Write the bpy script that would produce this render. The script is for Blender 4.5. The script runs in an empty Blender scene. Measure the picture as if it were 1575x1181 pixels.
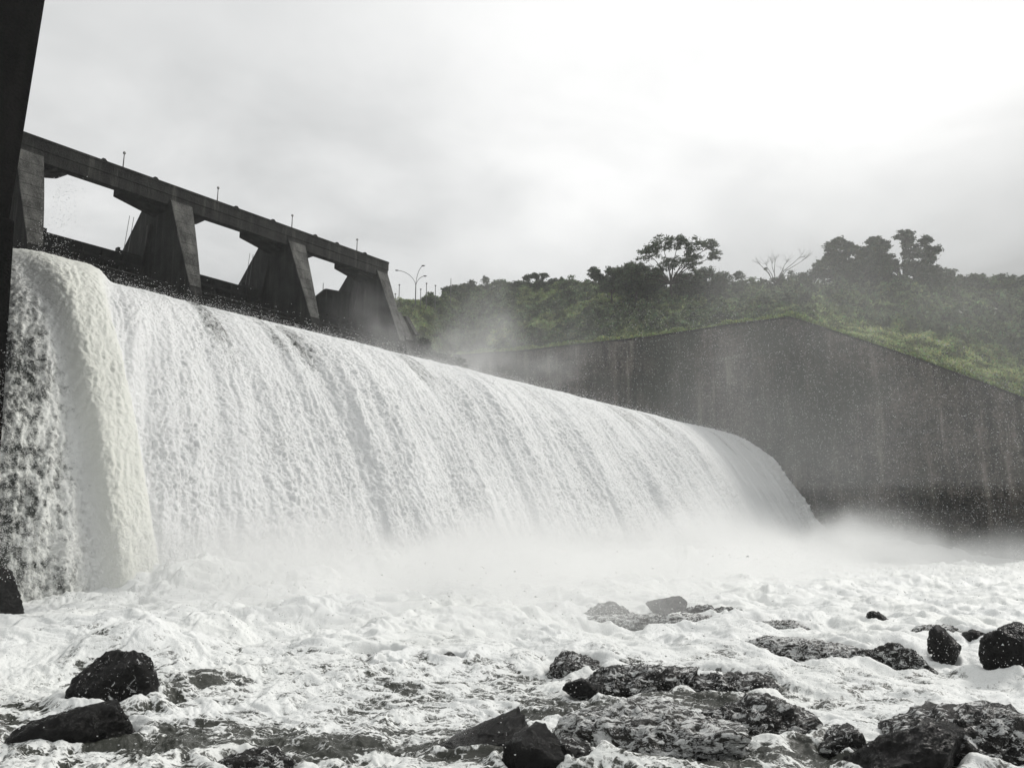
import bpy, math, random
import numpy as np
from mathutils import Vector, Matrix

# ------------------------------------------------------------------ camera, world, sun, exposure
sc = bpy.context.scene
COL = sc.collection
R = math.radians
cam_d = bpy.data.cameras.new("camera")
cam = bpy.data.objects.new("camera", cam_d)
COL.objects.link(cam)
cam.location = (0, 0, 3.4)
cam.rotation_euler = (R(90 + 10.9), 0, 0)
cam_d.sensor_width = 36.0
cam_d.lens = 28.0
cam_d.clip_start = 0.1
cam_d.clip_end = 3000
sc.camera = cam

SUN_AZ, SUN_EL = R(60), R(42)          # azimuth to the right of the view direction
sv = Vector((math.sin(SUN_AZ) * math.cos(SUN_EL), math.cos(SUN_AZ) * math.cos(SUN_EL), math.sin(SUN_EL)))
sd = bpy.data.lights.new("sun", 'SUN')
sd.energy = 1.9
sd.angle = R(12)
sd.color = (1.0, 0.97, 0.92)
sun = bpy.data.objects.new("sun", sd)
COL.objects.link(sun)
sun.rotation_euler = sv.to_track_quat('Z', 'Y').to_euler()

sc.view_settings.view_transform = 'Standard'
sc.view_settings.look = 'None'
sc.view_settings.exposure = 0.18
sc.view_settings.gamma = 1.0
sc.cycles.use_denoising = True
sc.cycles.volume_bounces = 3
sc.cycles.max_bounces = 6
sc.cycles.diffuse_bounces = 3
sc.cycles.glossy_bounces = 2
sc.cycles.sample_clamp_indirect = 4.0
sc.cycles.volume_step_rate = 2.0
sc.cycles.volume_max_steps = 128


class NT:
    """small node-tree helper"""
    def __init__(s, tree):
        s.t = tree; s.n = tree.nodes; s.l = tree.links
        s.n.clear()
    def add(s, typ, **kw):
        n = s.n.new(typ)
        for k, v in kw.items(): setattr(n, k, v)
        return n
    def set(s, sock, v):
        if isinstance(v, bpy.types.NodeSocket): s.l.new(v, sock)
        else: sock.default_value = v
    def math(s, op, a, b=0.0, c=0.0, clamp=False):
        n = s.add('ShaderNodeMath', operation=op); n.use_clamp = clamp
        s.set(n.inputs[0], a); s.set(n.inputs[1], b); s.set(n.inputs[2], c)
        return n.outputs[0]
    def noise(s, vec, scale, detail=4, rough=0.55, dist=0.0):
        n = s.add('ShaderNodeTexNoise')
        if vec is not None: s.l.new(vec, n.inputs['Vector'])
        n.inputs['Scale'].default_value = scale; n.inputs['Detail'].default_value = detail
        n.inputs['Roughness'].default_value = rough; n.inputs['Distortion'].default_value = dist
        return n.outputs['Fac']
    def mapr(s, v, a, b, c=0.0, d=1.0, smooth=False):
        n = s.add('ShaderNodeMapRange'); n.clamp = True
        if smooth: n.interpolation_type = 'SMOOTHSTEP'
        s.set(n.inputs[0], v)
        for i, q in enumerate((a, b, c, d)): s.set(n.inputs[i + 1], q)
        return n.outputs[0]
    def mix(s, f, a, b):
        n = s.add('ShaderNodeMix', data_type='RGBA')
        s.set(n.inputs[0], f)
        s.set(n.inputs[6], a if isinstance(a, bpy.types.NodeSocket) else (*a, 1)[:4])
        s.set(n.inputs[7], b if isinstance(b, bpy.types.NodeSocket) else (*b, 1)[:4])
        return n.outputs[2]
    def scale(s, vec, sx, sy, sz):
        n = s.add('ShaderNodeMapping'); s.l.new(vec, n.inputs[0])
        n.inputs['Scale'].default_value = (sx, sy, sz)
        return n.outputs[0]
    def sep(s, vec):
        n = s.add('ShaderNodeSeparateXYZ'); s.l.new(vec, n.inputs[0]); return n.outputs


world = bpy.data.worlds.new("World")
sc.world = world
world.use_nodes = True
w = NT(world.node_tree)
tc = w.add('ShaderNodeTexCoord')
sky = w.add('ShaderNodeTexSky', sky_type='NISHITA')
sky.sun_disc = False
sky.sun_elevation = SUN_EL
sky.sun_rotation = SUN_AZ
sky.air_density = 1.5; sky.dust_density = 3.0
direction = tc.outputs['Generated']
# project the direction onto a flat cloud deck so that clouds flatten towards the horizon
dx, dy, dz = w.sep(direction)
den = w.math('ADD', w.math('MAXIMUM', dz, 0.0), 0.16)
cmb = w.add('ShaderNodeCombineXYZ')
w.l.new(w.math('DIVIDE', dx, den), cmb.inputs[0]); w.l.new(w.math('DIVIDE', dy, den), cmb.inputs[1])
n1 = w.noise(cmb.outputs[0], 0.75, 6, 0.52, 0.35)
n2 = w.noise(cmb.outputs[0], 2.6, 5, 0.55, 0.4)
dot = w.add('ShaderNodeVectorMath', operation='DOT_PRODUCT')
w.l.new(direction, dot.inputs[0])
gx, gy = math.sin(R(26)) * math.cos(R(40)), math.cos(R(26)) * math.cos(R(40))
dot.inputs[1].default_value = (gx, gy, math.sin(R(40)))
glow = w.mapr(dot.outputs['Value'], 0.80, 0.99, 0.0, 1.0, True)
front = w.mapr(dot.outputs['Value'], -0.6, 0.75, 0.58, 0.725)
lum = w.math('ADD', front, w.math('MULTIPLY', glow, 0.24))
band = w.math('MULTIPLY', w.mapr(dz, 0.04, 0.26, 0.4, 1.0, True), w.mapr(dz, 0.36, 0.62, 1.0, 0.35, True))
cl = w.math('ADD', w.math('MULTIPLY', w.math('SUBTRACT', n1, 0.52), 1.05), w.math('MULTIPLY', w.math('SUBTRACT', n2, 0.5), 0.34))
lum = w.math('ADD', lum, w.math('MULTIPLY', cl, w.math('MULTIPLY', band, 1.25)))
bank = w.math('MULTIPLY', w.mapr(dz, 0.02, 0.14, 0.0, 1.0, True), w.mapr(dz, 0.24, 0.50, 1.0, 0.0, True))
bank = w.math('MULTIPLY', bank, w.mapr(dx, -0.30, 0.25, 0.15, 1.0, True))
bank = w.math('MULTIPLY', bank, w.mapr(n2, 0.34, 0.60, 0.17, 0.33))
lum = w.math('SUBTRACT', lum, bank)
lum = w.math('MAXIMUM', lum, 0.25)
cc = w.add('ShaderNodeVectorMath', operation='SCALE')
tint = w.mix(w.mapr(lum, 0.5, 0.95), (0.985, 1.0, 1.0), (1.0, 1.0, 0.99))
w.l.new(tint, cc.inputs[0]); w.l.new(lum, cc.inputs[3])
bg1 = w.add('ShaderNodeBackground'); w.l.new(sky.outputs[0], bg1.inputs[0]); bg1.inputs[1].default_value = 0.07
bg2 = w.add('ShaderNodeBackground'); w.l.new(cc.outputs[0], bg2.inputs[0]); bg2.inputs[1].default_value = 1.0
mx = w.add('ShaderNodeMixShader'); mx.inputs[0].default_value = 0.95
w.l.new(bg1.outputs[0], mx.inputs[1]); w.l.new(bg2.outputs[0], mx.inputs[2])
out = w.add('ShaderNodeOutputWorld'); w.l.new(mx.outputs[0], out.inputs[0])

# ------------------------------------------------------------------ numpy noise
_rng = np.random.RandomState(7)
PERM = _rng.permutation(4096).astype(np.int32)
PERM = np.concatenate([PERM, PERM, PERM[:16]])
_a = _rng.rand(4096) * 2 * np.pi
G2 = np.stack([np.cos(_a), np.sin(_a)], -1).astype(np.float32)
_g = _rng.randn(4096, 3); G3 = (_g / np.linalg.norm(_g, axis=1, keepdims=True)).astype(np.float32)


def perlin2(x, y, seed=0):
    x = np.asarray(x, np.float64) + seed * 37.7; y = np.asarray(y, np.float64) + seed * 91.3
    xi = np.floor(x); yi = np.floor(y)
    fx = (x - xi).astype(np.float32); fy = (y - yi).astype(np.float32)
    xi = xi.astype(np.int64) & 4095; yi = yi.astype(np.int64) & 4095
    u = fx * fx * fx * (fx * (fx * 6 - 15) + 10); v = fy * fy * fy * (fy * (fy * 6 - 15) + 10)
    def g(ix, iy, gx_, gy_):
        h = PERM[(PERM[ix & 4095] + iy) & 4095]
        q = G2[h]
        return q[..., 0] * gx_ + q[..., 1] * gy_
    a = g(xi, yi, fx, fy); b = g(xi + 1, yi, fx - 1, fy)
    c = g(xi, yi + 1, fx, fy - 1); d = g(xi + 1, yi + 1, fx - 1, fy - 1)
    return ((a + (b - a) * u) + ((c + (d - c) * u) - (a + (b - a) * u)) * v) * 1.5


def perlin3(p, seed=0):
    p = p + np.array([seed * 17.3, seed * 5.7, seed * 29.1])
    i = np.floor(p); f = (p - i); i = i.astype(np.int64)
    u = f * f * f * (f * (f * 6 - 15) + 10)
    r = 0
    for cx in (0, 1):
        for cy in (0, 1):
            for cz in (0, 1):
                h = PERM[(PERM[(PERM[(i[:, 0] + cx) & 4095] + i[:, 1] + cy) & 4095] + i[:, 2] + cz) & 4095]
                q = G3[h]
                dd = q[:, 0] * (f[:, 0] - cx) + q[:, 1] * (f[:, 1] - cy) + q[:, 2] * (f[:, 2] - cz)
                wgt = (u[:, 0] if cx else 1 - u[:, 0]) * (u[:, 1] if cy else 1 - u[:, 1]) * (u[:, 2] if cz else 1 - u[:, 2])
                r = r + dd * wgt
    return r * 1.5


def fbm2(x, y, seed=0, oct=5, gain=0.5, billow=False):
    r = 0; a = 1.0; s = 1.0; t = 0
    for o in range(oct):
        n = perlin2(x * s, y * s, seed + o * 3)
        if billow: n = np.abs(n) * 2 - 0.6
        r = r + a * n; t += a; a *= gain; s *= 2.07
    return r / t


def fbm3(p, seed=0, oct=4, gain=0.5, ridge=False):
    r = 0; a = 1.0; s = 1.0; t = 0
    for o in range(oct):
        n = perlin3(p * s, seed + o * 3)
        if ridge: n = 1 - np.abs(n) * 2.2
        r = r + a * n; t += a; a *= gain; s *= 2.03
    return r / t


def sstep(x, a, b):
    t = np.clip((x - a) / (b - a), 0, 1)
    return t * t * (3 - 2 * t)


# dam frame: c runs along the crest (left to right, away), d points downstream
CX, CY = math.sin(R(38.5)), math.cos(R(38.5))
DX, DY = CY, -CX
def W(c, d, z): return (c * CX + d * DX, c * CY + d * DY, z)

# ------------------------------------------------------------------ object helpers
def tag(o, label=None, cat=None, group=None, kind=None):
    if label: o['label'] = label
    if cat: o['category'] = cat
    if group: o['group'] = group
    if kind: o['kind'] = kind
    return o


def empty(name, loc, label, cat, group=None):
    o = bpy.data.objects.new(name, None); COL.objects.link(o)
    o.location = loc; o.empty_display_size = 0.5
    return tag(o, label, cat, group)


def mesh_obj(name, verts, faces, mat, parent=None, origin=None, smooth=False):
    """verts in world coordinates"""
    og = Vector(origin) if origin is not None else (Vector(parent_world(parent)) if parent else Vector((0, 0, 0)))
    v = np.asarray(verts, np.float64) - np.array(og)
    me = bpy.data.meshes.new(name)
    if isinstance(faces, np.ndarray):
        k = faces.shape[1]
        me.vertices.add(len(v)); me.vertices.foreach_set('co', v.astype(np.float32).ravel())
        me.loops.add(faces.size); me.loops.foreach_set('vertex_index', faces.astype(np.int32).ravel())
        me.polygons.add(len(faces))
        me.polygons.foreach_set('loop_start', np.arange(0, faces.size, k, dtype=np.int32))
        me.update(calc_edges=True)
    else:
        me.from_pydata([tuple(q) for q in v], [], faces)
        me.update()
    if smooth: me.polygons.foreach_set('use_smooth', np.ones(len(me.polygons), bool))
    if mat: me.materials.append(mat)
    o = bpy.data.objects.new(name, me); COL.objects.link(o)
    if parent:
        o.parent = parent
        o.location = og - Vector(parent_world(parent))
    else:
        o.location = og
    return o


def parent_world(p):
    l = Vector(p.location)
    while p.parent:
        p = p.parent; l = l + Vector(p.location)
    return l


def attr(o, name, arr):
    a = o.data.attributes.new(name, 'FLOAT', 'POINT')
    a.data.foreach_set('value', np.asarray(arr, np.float32).ravel())


def colattr(o, name, arr):
    a = o.data.attributes.new(name, 'FLOAT_COLOR', 'POINT')
    q = np.ones((len(arr), 4), np.float32); q[:, :3] = arr
    a.data.foreach_set('color', q.ravel())


class MB:
    def __init__(s): s.v = []; s.f = []
    def hexa(s, p):
        """8 points: 0-3 bottom loop, 4-7 top loop"""
        b = len(s.v); s.v += [tuple(q) for q in p]
        for f in ((0, 3, 2, 1), (4, 5, 6, 7), (0, 1, 5, 4), (1, 2, 6, 5), (2, 3, 7, 6), (3, 0, 4, 7)):
            s.f.append(tuple(b + i for i in f))
    def box(s, c0, c1, d0, d1, z0, z1):
        s.hexa([W(c0, d0, z0), W(c1, d0, z0), W(c1, d1, z0), W(c0, d1, z0), W(c0, d0, z1), W(c1, d0, z1), W(c1, d1, z1), W(c0, d1, z1)])
    def prism(s, outline, fn0, fn1):
        """extrude an outline between two mapping functions"""
        b = len(s.v); n = len(outline)
        s.v += [fn0(*q) for q in outline] + [fn1(*q) for q in outline]
        s.f.append(tuple(b + i for i in range(n))[::-1]); s.f.append(tuple(b + n + i for i in range(n)))
        for i in range(n):
            j = (i + 1) % n
            s.f.append((b + i, b + j, b + n + j, b + n + i))
    def tube(s, pts, rad, seg=8, closed=True):
        pts = [Vector(p) for p in pts]
        rr = rad if isinstance(rad, (list, tuple)) else [rad] * len(pts)
        b = len(s.v)
        for i, p in enumerate(pts):
            t = (pts[min(i + 1, len(pts) - 1)] - pts[max(i - 1, 0)]).normalized()
            u = t.cross(Vector((0, 0, 1)))
            if u.length < 1e-3: u = Vector((1, 0, 0))
            u.normalize(); v = t.cross(u)
            for k in range(seg):
                a = 2 * math.pi * k / seg
                s.v.append(tuple(p + (u * math.cos(a) + v * math.sin(a)) * rr[i]))
        for i in range(len(pts) - 1):
            for k in range(seg):
                k2 = (k + 1) % seg
                s.f.append((b + i * seg + k, b + i * seg + k2, b + (i + 1) * seg + k2, b + (i + 1) * seg + k))
        if closed:
            s.f.append(tuple(b + k for k in range(seg))[::-1])
            s.f.append(tuple(b + (len(pts) - 1) * seg + k for k in range(seg)))
    def ball(s, p, r, sx=1, sy=1, sz=1, n=8, m=5):
        b = len(s.v)
        for i in range(m + 1):
            th = math.pi * i / m
            for k in range(n):
                a = 2 * math.pi * k / n
                s.v.append((p[0] + sx * r * math.sin(th) * math.cos(a), p[1] + sy * r * math.sin(th) * math.sin(a), p[2] + sz * r * math.cos(th)))
        for i in range(m):
            for k in range(n):
                k2 = (k + 1) % n
                s.f.append((b + i * n + k, b + (i + 1) * n + k, b + (i + 1) * n + k2, b + i * n + k2))
    def build(s, name, mat, parent=None, origin=None, smooth=False, bevel=0.0):
        o = mesh_obj(name, s.v, s.f, mat, parent, origin, smooth)
        if bevel:
            m = o.modifiers.new('bevel', 'BEVEL'); m.width = bevel; m.segments = 2; m.limit_method = 'ANGLE'
        return o


def grid_faces(nr, nc):
    i = np.arange(nr * nc).reshape(nr, nc)
    return np.stack([i[:-1, :-1], i[:-1, 1:], i[1:, 1:], i[1:, :-1]], -1).reshape(-1, 4)

# ------------------------------------------------------------------ materials
def new_mat(name):
    m = bpy.data.materials.new(name); m.use_nodes = True
    t = NT(m.node_tree)
    o = t.add('ShaderNodeOutputMaterial')
    b = t.add('ShaderNodeBsdfPrincipled')
    t.l.new(b.outputs[0], o.inputs[0])
    return m, t, b, o


def bump(t, b, h, strength, dist):
    n = t.add('ShaderNodeBump'); n.inputs['Strength'].default_value = strength; n.inputs['Distance'].default_value = dist
    t.l.new(h, n.inputs['Height']); t.l.new(n.outputs[0], b.inputs['Normal'])


def mat_concrete(name, c0, c1, streak=1.0, rough=0.8, stain=(0.20, 0.19, 0.17), stain_amt=0.0, scale=1.0, spec=0.2):
    m, t, b, o = new_mat(name)
    pos = t.add('ShaderNodeNewGeometry').outputs['Position']
    a = t.noise(pos, 0.35 * scale, 6, 0.6)
    s = t.noise(t.scale(pos, 1.1 * scale, 1.1 * scale, 0.09 * scale), 1.0, 6, 0.62)
    f = t.noise(pos, 7 * scale, 4, 0.7)
    k = t.math('ADD', t.math('MULTIPLY', a, 0.5), t.math('MULTIPLY', s, 0.5 * streak))
    k = t.math('ADD', k, t.math('MULTIPLY', t.math('SUBTRACT', f, 0.5), 0.5))
    col = t.mix(t.mapr(k, 0.38, 0.64), c0, c1)
    if stain_amt:
        col = t.mix(t.math('MULTIPLY', t.mapr(s, 0.56, 0.72, smooth=True), stain_amt), col, stain)
    t.l.new(col, b.inputs['Base Color'])
    b.inputs['Roughness'].default_value = rough
    b.inputs['Specular IOR Level'].default_value = spec
    bump(t, b, t.math('ADD', f, t.math('MULTIPLY', a, 2)), 0.9, 0.25)
    return m


M_conc = mat_concrete('wet_concrete', (0.003, 0.003, 0.003), (0.034, 0.034, 0.031), stain_amt=0.25)
M_dark = mat_concrete('dark_concrete', (0.003, 0.003, 0.003), (0.012, 0.0115, 0.011), rough=0.95, spec=0.03)
M_conc_lit = mat_concrete('lit_concrete', (0.030, 0.030, 0.028), (0.17, 0.17, 0.16), stain_amt=0.2)  # lit copy of the concrete; the brightness is put into its colour
M_gate = mat_concrete('gate_steel', (0.010, 0.011, 0.011), (0.030, 0.030, 0.028), rough=0.6)


def mat_wall():
    m, t, b, o = new_mat('stained_masonry')
    pos = t.add('ShaderNodeNewGeometry').outputs['Position']
    a = t.noise(pos, 0.10, 5, 0.6)
    s = t.noise(t.scale(pos, 0.55, 0.55, 0.045), 1.0, 6, 0.6)
    s2 = t.noise(t.scale(pos, 1.7, 1.7, 0.10), 1.0, 4, 0.6)
    hz = t.noise(t.scale(pos, 0.05, 0.05, 0.85), 1.0, 4, 0.65)
    f = t.noise(pos, 2.6, 6, 0.8)
    a2 = t.noise(pos, 0.42, 6, 0.75, 1.0)
    k = t.math('ADD', t.math('ADD', t.math('MULTIPLY', a, 0.25), t.math('MULTIPLY', a2, 0.40)), t.math('MULTIPLY', s, 0.35))
    k = t.math('ADD', k, t.math('MULTIPLY', t.math('SUBTRACT', f, 0.5), 0.85))
    col = t.mix(t.mapr(k, 0.41, 0.63), (0.010, 0.010, 0.009), (0.150, 0.132, 0.115))
    w1 = t.math('MULTIPLY', t.mapr(s, 0.53, 0.66, smooth=True), t.mapr(s2, 0.42, 0.62))
    col = t.mix(t.math('MULTIPLY', w1, 0.42), col, (0.36, 0.33, 0.29))
    w2 = t.math('MULTIPLY', t.mapr(hz, 0.57, 0.66, smooth=True), t.mapr(f, 0.46, 0.62))
    col = t.mix(t.math('MULTIPLY', w2, 0.85), col, (0.2, 0.195, 0.185))
    rot = t.add('ShaderNodeMapping'); t.l.new(pos, rot.inputs[0]); rot.inputs['Rotation'].default_value = (0, 0, R(38.5))
    px, py, pz = t.sep(rot.outputs[0])
    wob = t.math('MULTIPLY', f, 0.10)
    fz = t.math('FRACT', t.math('ADD', t.math('MULTIPLY', pz, 1 / 2.6), wob))
    fd = t.math('FRACT', t.math('ADD', t.math('MULTIPLY', px, 1 / 12.5), t.math('MULTIPLY', wob, 0.2)))
    jz = t.math('MULTIPLY', t.mapr(fz, 0.0, 0.07, 1.0, 0.0), t.mapr(a, 0.38, 0.6))
    jd = t.mapr(fd, 0.0, 0.016, 1.0, 0.0)
    jt = t.math('MAXIMUM', t.math('MULTIPLY', jz, 0.7), jd)
    col = t.mix(t.math('MULTIPLY', jt, 0.8), col, (0.006, 0.006, 0.006))
    grn = t.mapr(t.noise(pos, 0.045, 4, 0.6), 0.48, 0.62, 0.0, 0.65, True)
    col = t.mix(grn, col, (0.028, 0.036, 0.026))
    t.l.new(col, b.inputs['Base Color'])
    b.inputs['Roughness'].default_value = 0.8
    b.inputs['Specular IOR Level'].default_value = 0.25
    bump(t, b, t.math('ADD', f, s), 0.7, 0.25)
    return m


M_wall = mat_wall()


def mat_foam(name, white=(0.80, 0.815, 0.81), dark=(0.045, 0.052, 0.048), n_scale=2.4, bump_d=0.12, wet=True, lace=False, edge=0.13, deep=0.30):
    """foam density comes from the 'foam' point attribute; noise breaks its edge into lace"""
    m, t, b, o = new_mat(name)
    pos = t.add('ShaderNodeNewGeometry').outputs['Position']
    at = t.add('ShaderNodeAttribute', attribute_name='foam').outputs['Fac']
    tn = t.add('ShaderNodeAttribute', attribute_name='cream').outputs['Fac']
    f1 = t.noise(pos, n_scale, 7, 0.74, 1.2)
    f2 = t.noise(pos, n_scale * 5, 4, 0.7, 0.3)
    k = t.math('ADD', t.math('MULTIPLY', f1, 0.65), t.math('MULTIPLY', f2, 0.35))
    if lace:
        # strings of bubbles drawn out along the flow
        wv = t.add('ShaderNodeTexNoise'); t.l.new(pos, wv.inputs['Vector']); wv.inputs['Scale'].default_value = 1.3; wv.inputs['Detail'].default_value = 4
        va = t.add('ShaderNodeVectorMath', operation='MULTIPLY_ADD')
        t.l.new(wv.outputs['Color'], va.inputs[0]); va.inputs[1].default_value = (1.1, 1.1, 0.4); t.l.new(pos, va.inputs[2])
        mp = t.add('ShaderNodeMapping'); t.l.new(va.outputs[0], mp.inputs[0]); mp.inputs['Rotation'].default_value = (0, 0, R(38.5)); mp.inputs['Scale'].default_value = (0.55, 1.0, 0.6)
        for sc_, wt_, lim in ((2.6, 0.22, 0.16), (7.5, 0.16, 0.14)):
            vo = t.add('ShaderNodeTexVoronoi', feature='DISTANCE_TO_EDGE'); t.l.new(mp.outputs[0], vo.inputs['Vector']); vo.inputs['Scale'].default_value = sc_
            k = t.math('ADD', k, t.mapr(vo.outputs['Distance'], 0.0, lim, wt_ * 0.6, -wt_ * 0.4, True))
    thr = t.math('SUBTRACT', 1.0, at)
    lo = t.math('SUBTRACT', t.mapr(thr, 0, 1, 0.10, 0.82), 0.09)
    hi = t.math('ADD', lo, edge)
    fac = t.mapr(k, lo, hi, 0, 1, False)
    wc = t.mix(tn, white, (0.80, 0.81, 0.74))
    wc = t.mix(t.mapr(f2, 0.30, 0.52, deep, 0.0), wc, (0.42, 0.44, 0.43))
    col = t.mix(fac, dark, wc)
    t.l.new(col, b.inputs['Base Color'])
    t.l.new(t.mapr(fac, 0, 1, 0.12 if wet else 0.6, 0.5 if wet else 0.65), b.inputs['Roughness'])
    b.inputs['IOR'].default_value = 1.33
    h = t.math('ADD', t.math('MULTIPLY', f1, 1.0), t.math('MULTIPLY', f2, 0.45))
    bump(t, b, h, 0.9, bump_d)
    return m


M_fall = mat_foam('falling_water', (0.87, 0.88, 0.88), (0.05, 0.055, 0.05), 3.2, 0.12, wet=False, edge=0.26, deep=0.14)
M_river = mat_foam('river_foam', (0.80, 0.815, 0.81), (0.040, 0.042, 0.034), 5.5, 0.024, lace=True, edge=0.20)


def mat_rock(name, c0=(0.002, 0.002, 0.002), c1=(0.014, 0.0135, 0.0125), foam=0.0, fscale=5.0, rough=0.13, sx=1.0, sz=1.0, ior=1.33):
    m, t, b, o = new_mat(name)
    pos = t.add('ShaderNodeNewGeometry').outputs['Position']
    a = t.noise(pos, 2.0, 6, 0.65)
    f = t.noise(pos, 14, 5, 0.7)
    col = t.mix(t.mapr(t.math('ADD', t.math('MULTIPLY', a, 0.6), t.math('MULTIPLY', f, 0.4)), 0.35, 0.65), c0, c1)
    ro = t.mapr(f, 0.3, 0.7, rough * 0.7, rough * 1.6)
    if foam:
        mp = t.add('ShaderNodeMapping'); t.l.new(pos, mp.inputs[0]); mp.inputs['Rotation'].default_value = (0, 0, R(38.5)); mp.inputs['Scale'].default_value = (sx, 1.0, sz)
        q = t.noise(mp.outputs[0], fscale, 7, 0.78, 0.8)
        fa = t.mapr(q, 0.62 - foam * 0.25, 0.67 - foam * 0.25)
        col = t.mix(fa, col, (0.75, 0.76, 0.75))
        ro = t.math('MAXIMUM', ro, t.math('MULTIPLY', fa, 0.6))
    t.l.new(col, b.inputs['Base Color']); t.l.new(ro, b.inputs['Roughness'])
    b.inputs['IOR'].default_value = ior
    bump(t, b, t.math('ADD', t.math('MULTIPLY', a, 1.5), f), 1.0, 0.09)
    return m


M_rock = mat_rock('wet_black_rock')
M_rock_spk = mat_rock('wet_rock_splashed', foam=0.12, fscale=7)
M_rock_veil = mat_rock('wet_rock_foam_streaked', c0=(0.004, 0.004, 0.004), c1=(0.04, 0.038, 0.032), foam=0.54, fscale=7.5, sx=0.35, rough=0.14, ior=1.45)
M_rock_half = mat_rock('wet_rock_part_covered', foam=0.36, fscale=7, sx=0.45, c1=(0.028, 0.027, 0.024), rough=0.15, ior=1.40)


def mat_plain(name, col, rough=0.6, metal=0.0):
    m, t, b, o = new_mat(name)
    pos = t.add('ShaderNodeNewGeometry').outputs['Position']
    f = t.noise(pos, 5, 4, 0.6)
    t.l.new(t.mix(f, tuple(x * 0.75 for x in col), tuple(x * 1.2 for x in col)), b.inputs['Base Color'])
    b.inputs['Roughness'].default_value = rough; b.inputs['Metallic'].default_value = metal
    return m


M_metal = mat_plain('galvanised_steel', (0.10, 0.10, 0.10), 0.5, 0.3)
M_lamp = mat_plain('lamp_glass', (0.30, 0.30, 0.29), 0.4)
M_bark = mat_plain('bark', (0.045, 0.038, 0.030), 0.9)
def mat_drop():
    m, t, b, o = new_mat('water_droplets')
    b.inputs['Base Color'].default_value = (0.85, 0.86, 0.86, 1); b.inputs['Roughness'].default_value = 0.4
    tr = t.add('ShaderNodeBsdfTranslucent'); tr.inputs['Color'].default_value = (0.9, 0.9, 0.9, 1)
    mxs = t.add('ShaderNodeMixShader'); mxs.inputs[0].default_value = 0.6
    t.l.new(b.outputs[0], mxs.inputs[1]); t.l.new(tr.outputs[0], mxs.inputs[2]); t.l.new(mxs.outputs[0], o.inputs[0])
    return m


M_drop = mat_drop()


def mat_leaf(name):
    m, t, b, o = new_mat(name)
    a = t.add('ShaderNodeAttribute', attribute_name='tint')
    t.l.new(a.outputs['Color'], b.inputs['Base Color'])
    b.inputs['Roughness'].default_value = 0.55
    b.inputs['Specular IOR Level'].default_value = 0.3
    tr = t.add('ShaderNodeBsdfTranslucent'); t.l.new(a.outputs['Color'], tr.inputs['Color'])
    mxs = t.add('ShaderNodeMixShader'); mxs.inputs[0].default_value = 0.3
    t.l.new(b.outputs[0], mxs.inputs[1]); t.l.new(tr.outputs[0], mxs.inputs[2]); t.l.new(mxs.outputs[0], o.inputs[0])
    return m


M_leaf = mat_leaf('leaves')


def mat_ground(name, c0, c1, sc_=0.3):
    m, t, b, o = new_mat(name)
    pos = t.add('ShaderNodeNewGeometry').outputs['Position']
    a = t.noise(pos, sc_, 7, 0.7)
    t.l.new(t.mix(t.mapr(a, 0.35, 0.65), c0, c1), b.inputs['Base Color'])
    b.inputs['Roughness'].default_value = 0.9
    return m


M_soil = mat_ground('shrubby_soil', (0.02, 0.028, 0.014), (0.055, 0.07, 0.03))
M_bed = mat_ground('river_bed', (0.02, 0.02, 0.018), (0.06, 0.055, 0.045))

# ------------------------------------------------------------------ ground to the horizon
mesh_obj('ground', [(-900, -300, -3), (900, -300, -3), (900, 1500, -3), (-900, 1500, -3)], [(0, 1, 2, 3)], M_bed)['kind'] = 'structure'

# ------------------------------------------------------------------ spillway: concrete and the water sheet over it
PROF = np.array([(-104, 32.6), (-95, 31.6), (-76.7, 27.35), (-68, 25.2), (-61.1, 23.25), (-58, 21.75), (-55.6, 20.0),
                 (-53, 17.7), (-51.1, 15.4), (-48, 10.7), (-45.2, 5.9), (-43, 1.8), (-41.2, -1.6)], float)
_seg = np.hypot(*np.diff(PROF, axis=0).T); _arc = np.concatenate([[0], np.cumsum(_seg)])
_fs = np.linspace(0, _arc[-1], 400)
_pd = np.interp(_fs, _arc, PROF[:, 0]); _pz = np.interp(_fs, _arc, PROF[:, 1])
_ker = np.ones(15) / 15
for _ in range(2):
    _pd[7:-7] = np.convolve(_pd, _ker, 'valid'); _pz[7:-7] = np.convolve(_pz, _ker, 'valid')
_nd = -np.gradient(_pz); _nz = np.gradient(_pd); _l = np.hypot(_nd, _nz); _nd /= _l; _nz /= _l   # outward normal (downstream, up)


def prof(wp):
    return (np.interp(wp, _fs, _pd), np.interp(wp, _fs, _pz), np.interp(wp, _fs, _nd), np.interp(wp, _fs, _nz))


W_CREST = float(np.interp(-62, PROF[:, 0], _arc)); W_END = float(_arc[-1])


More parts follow.
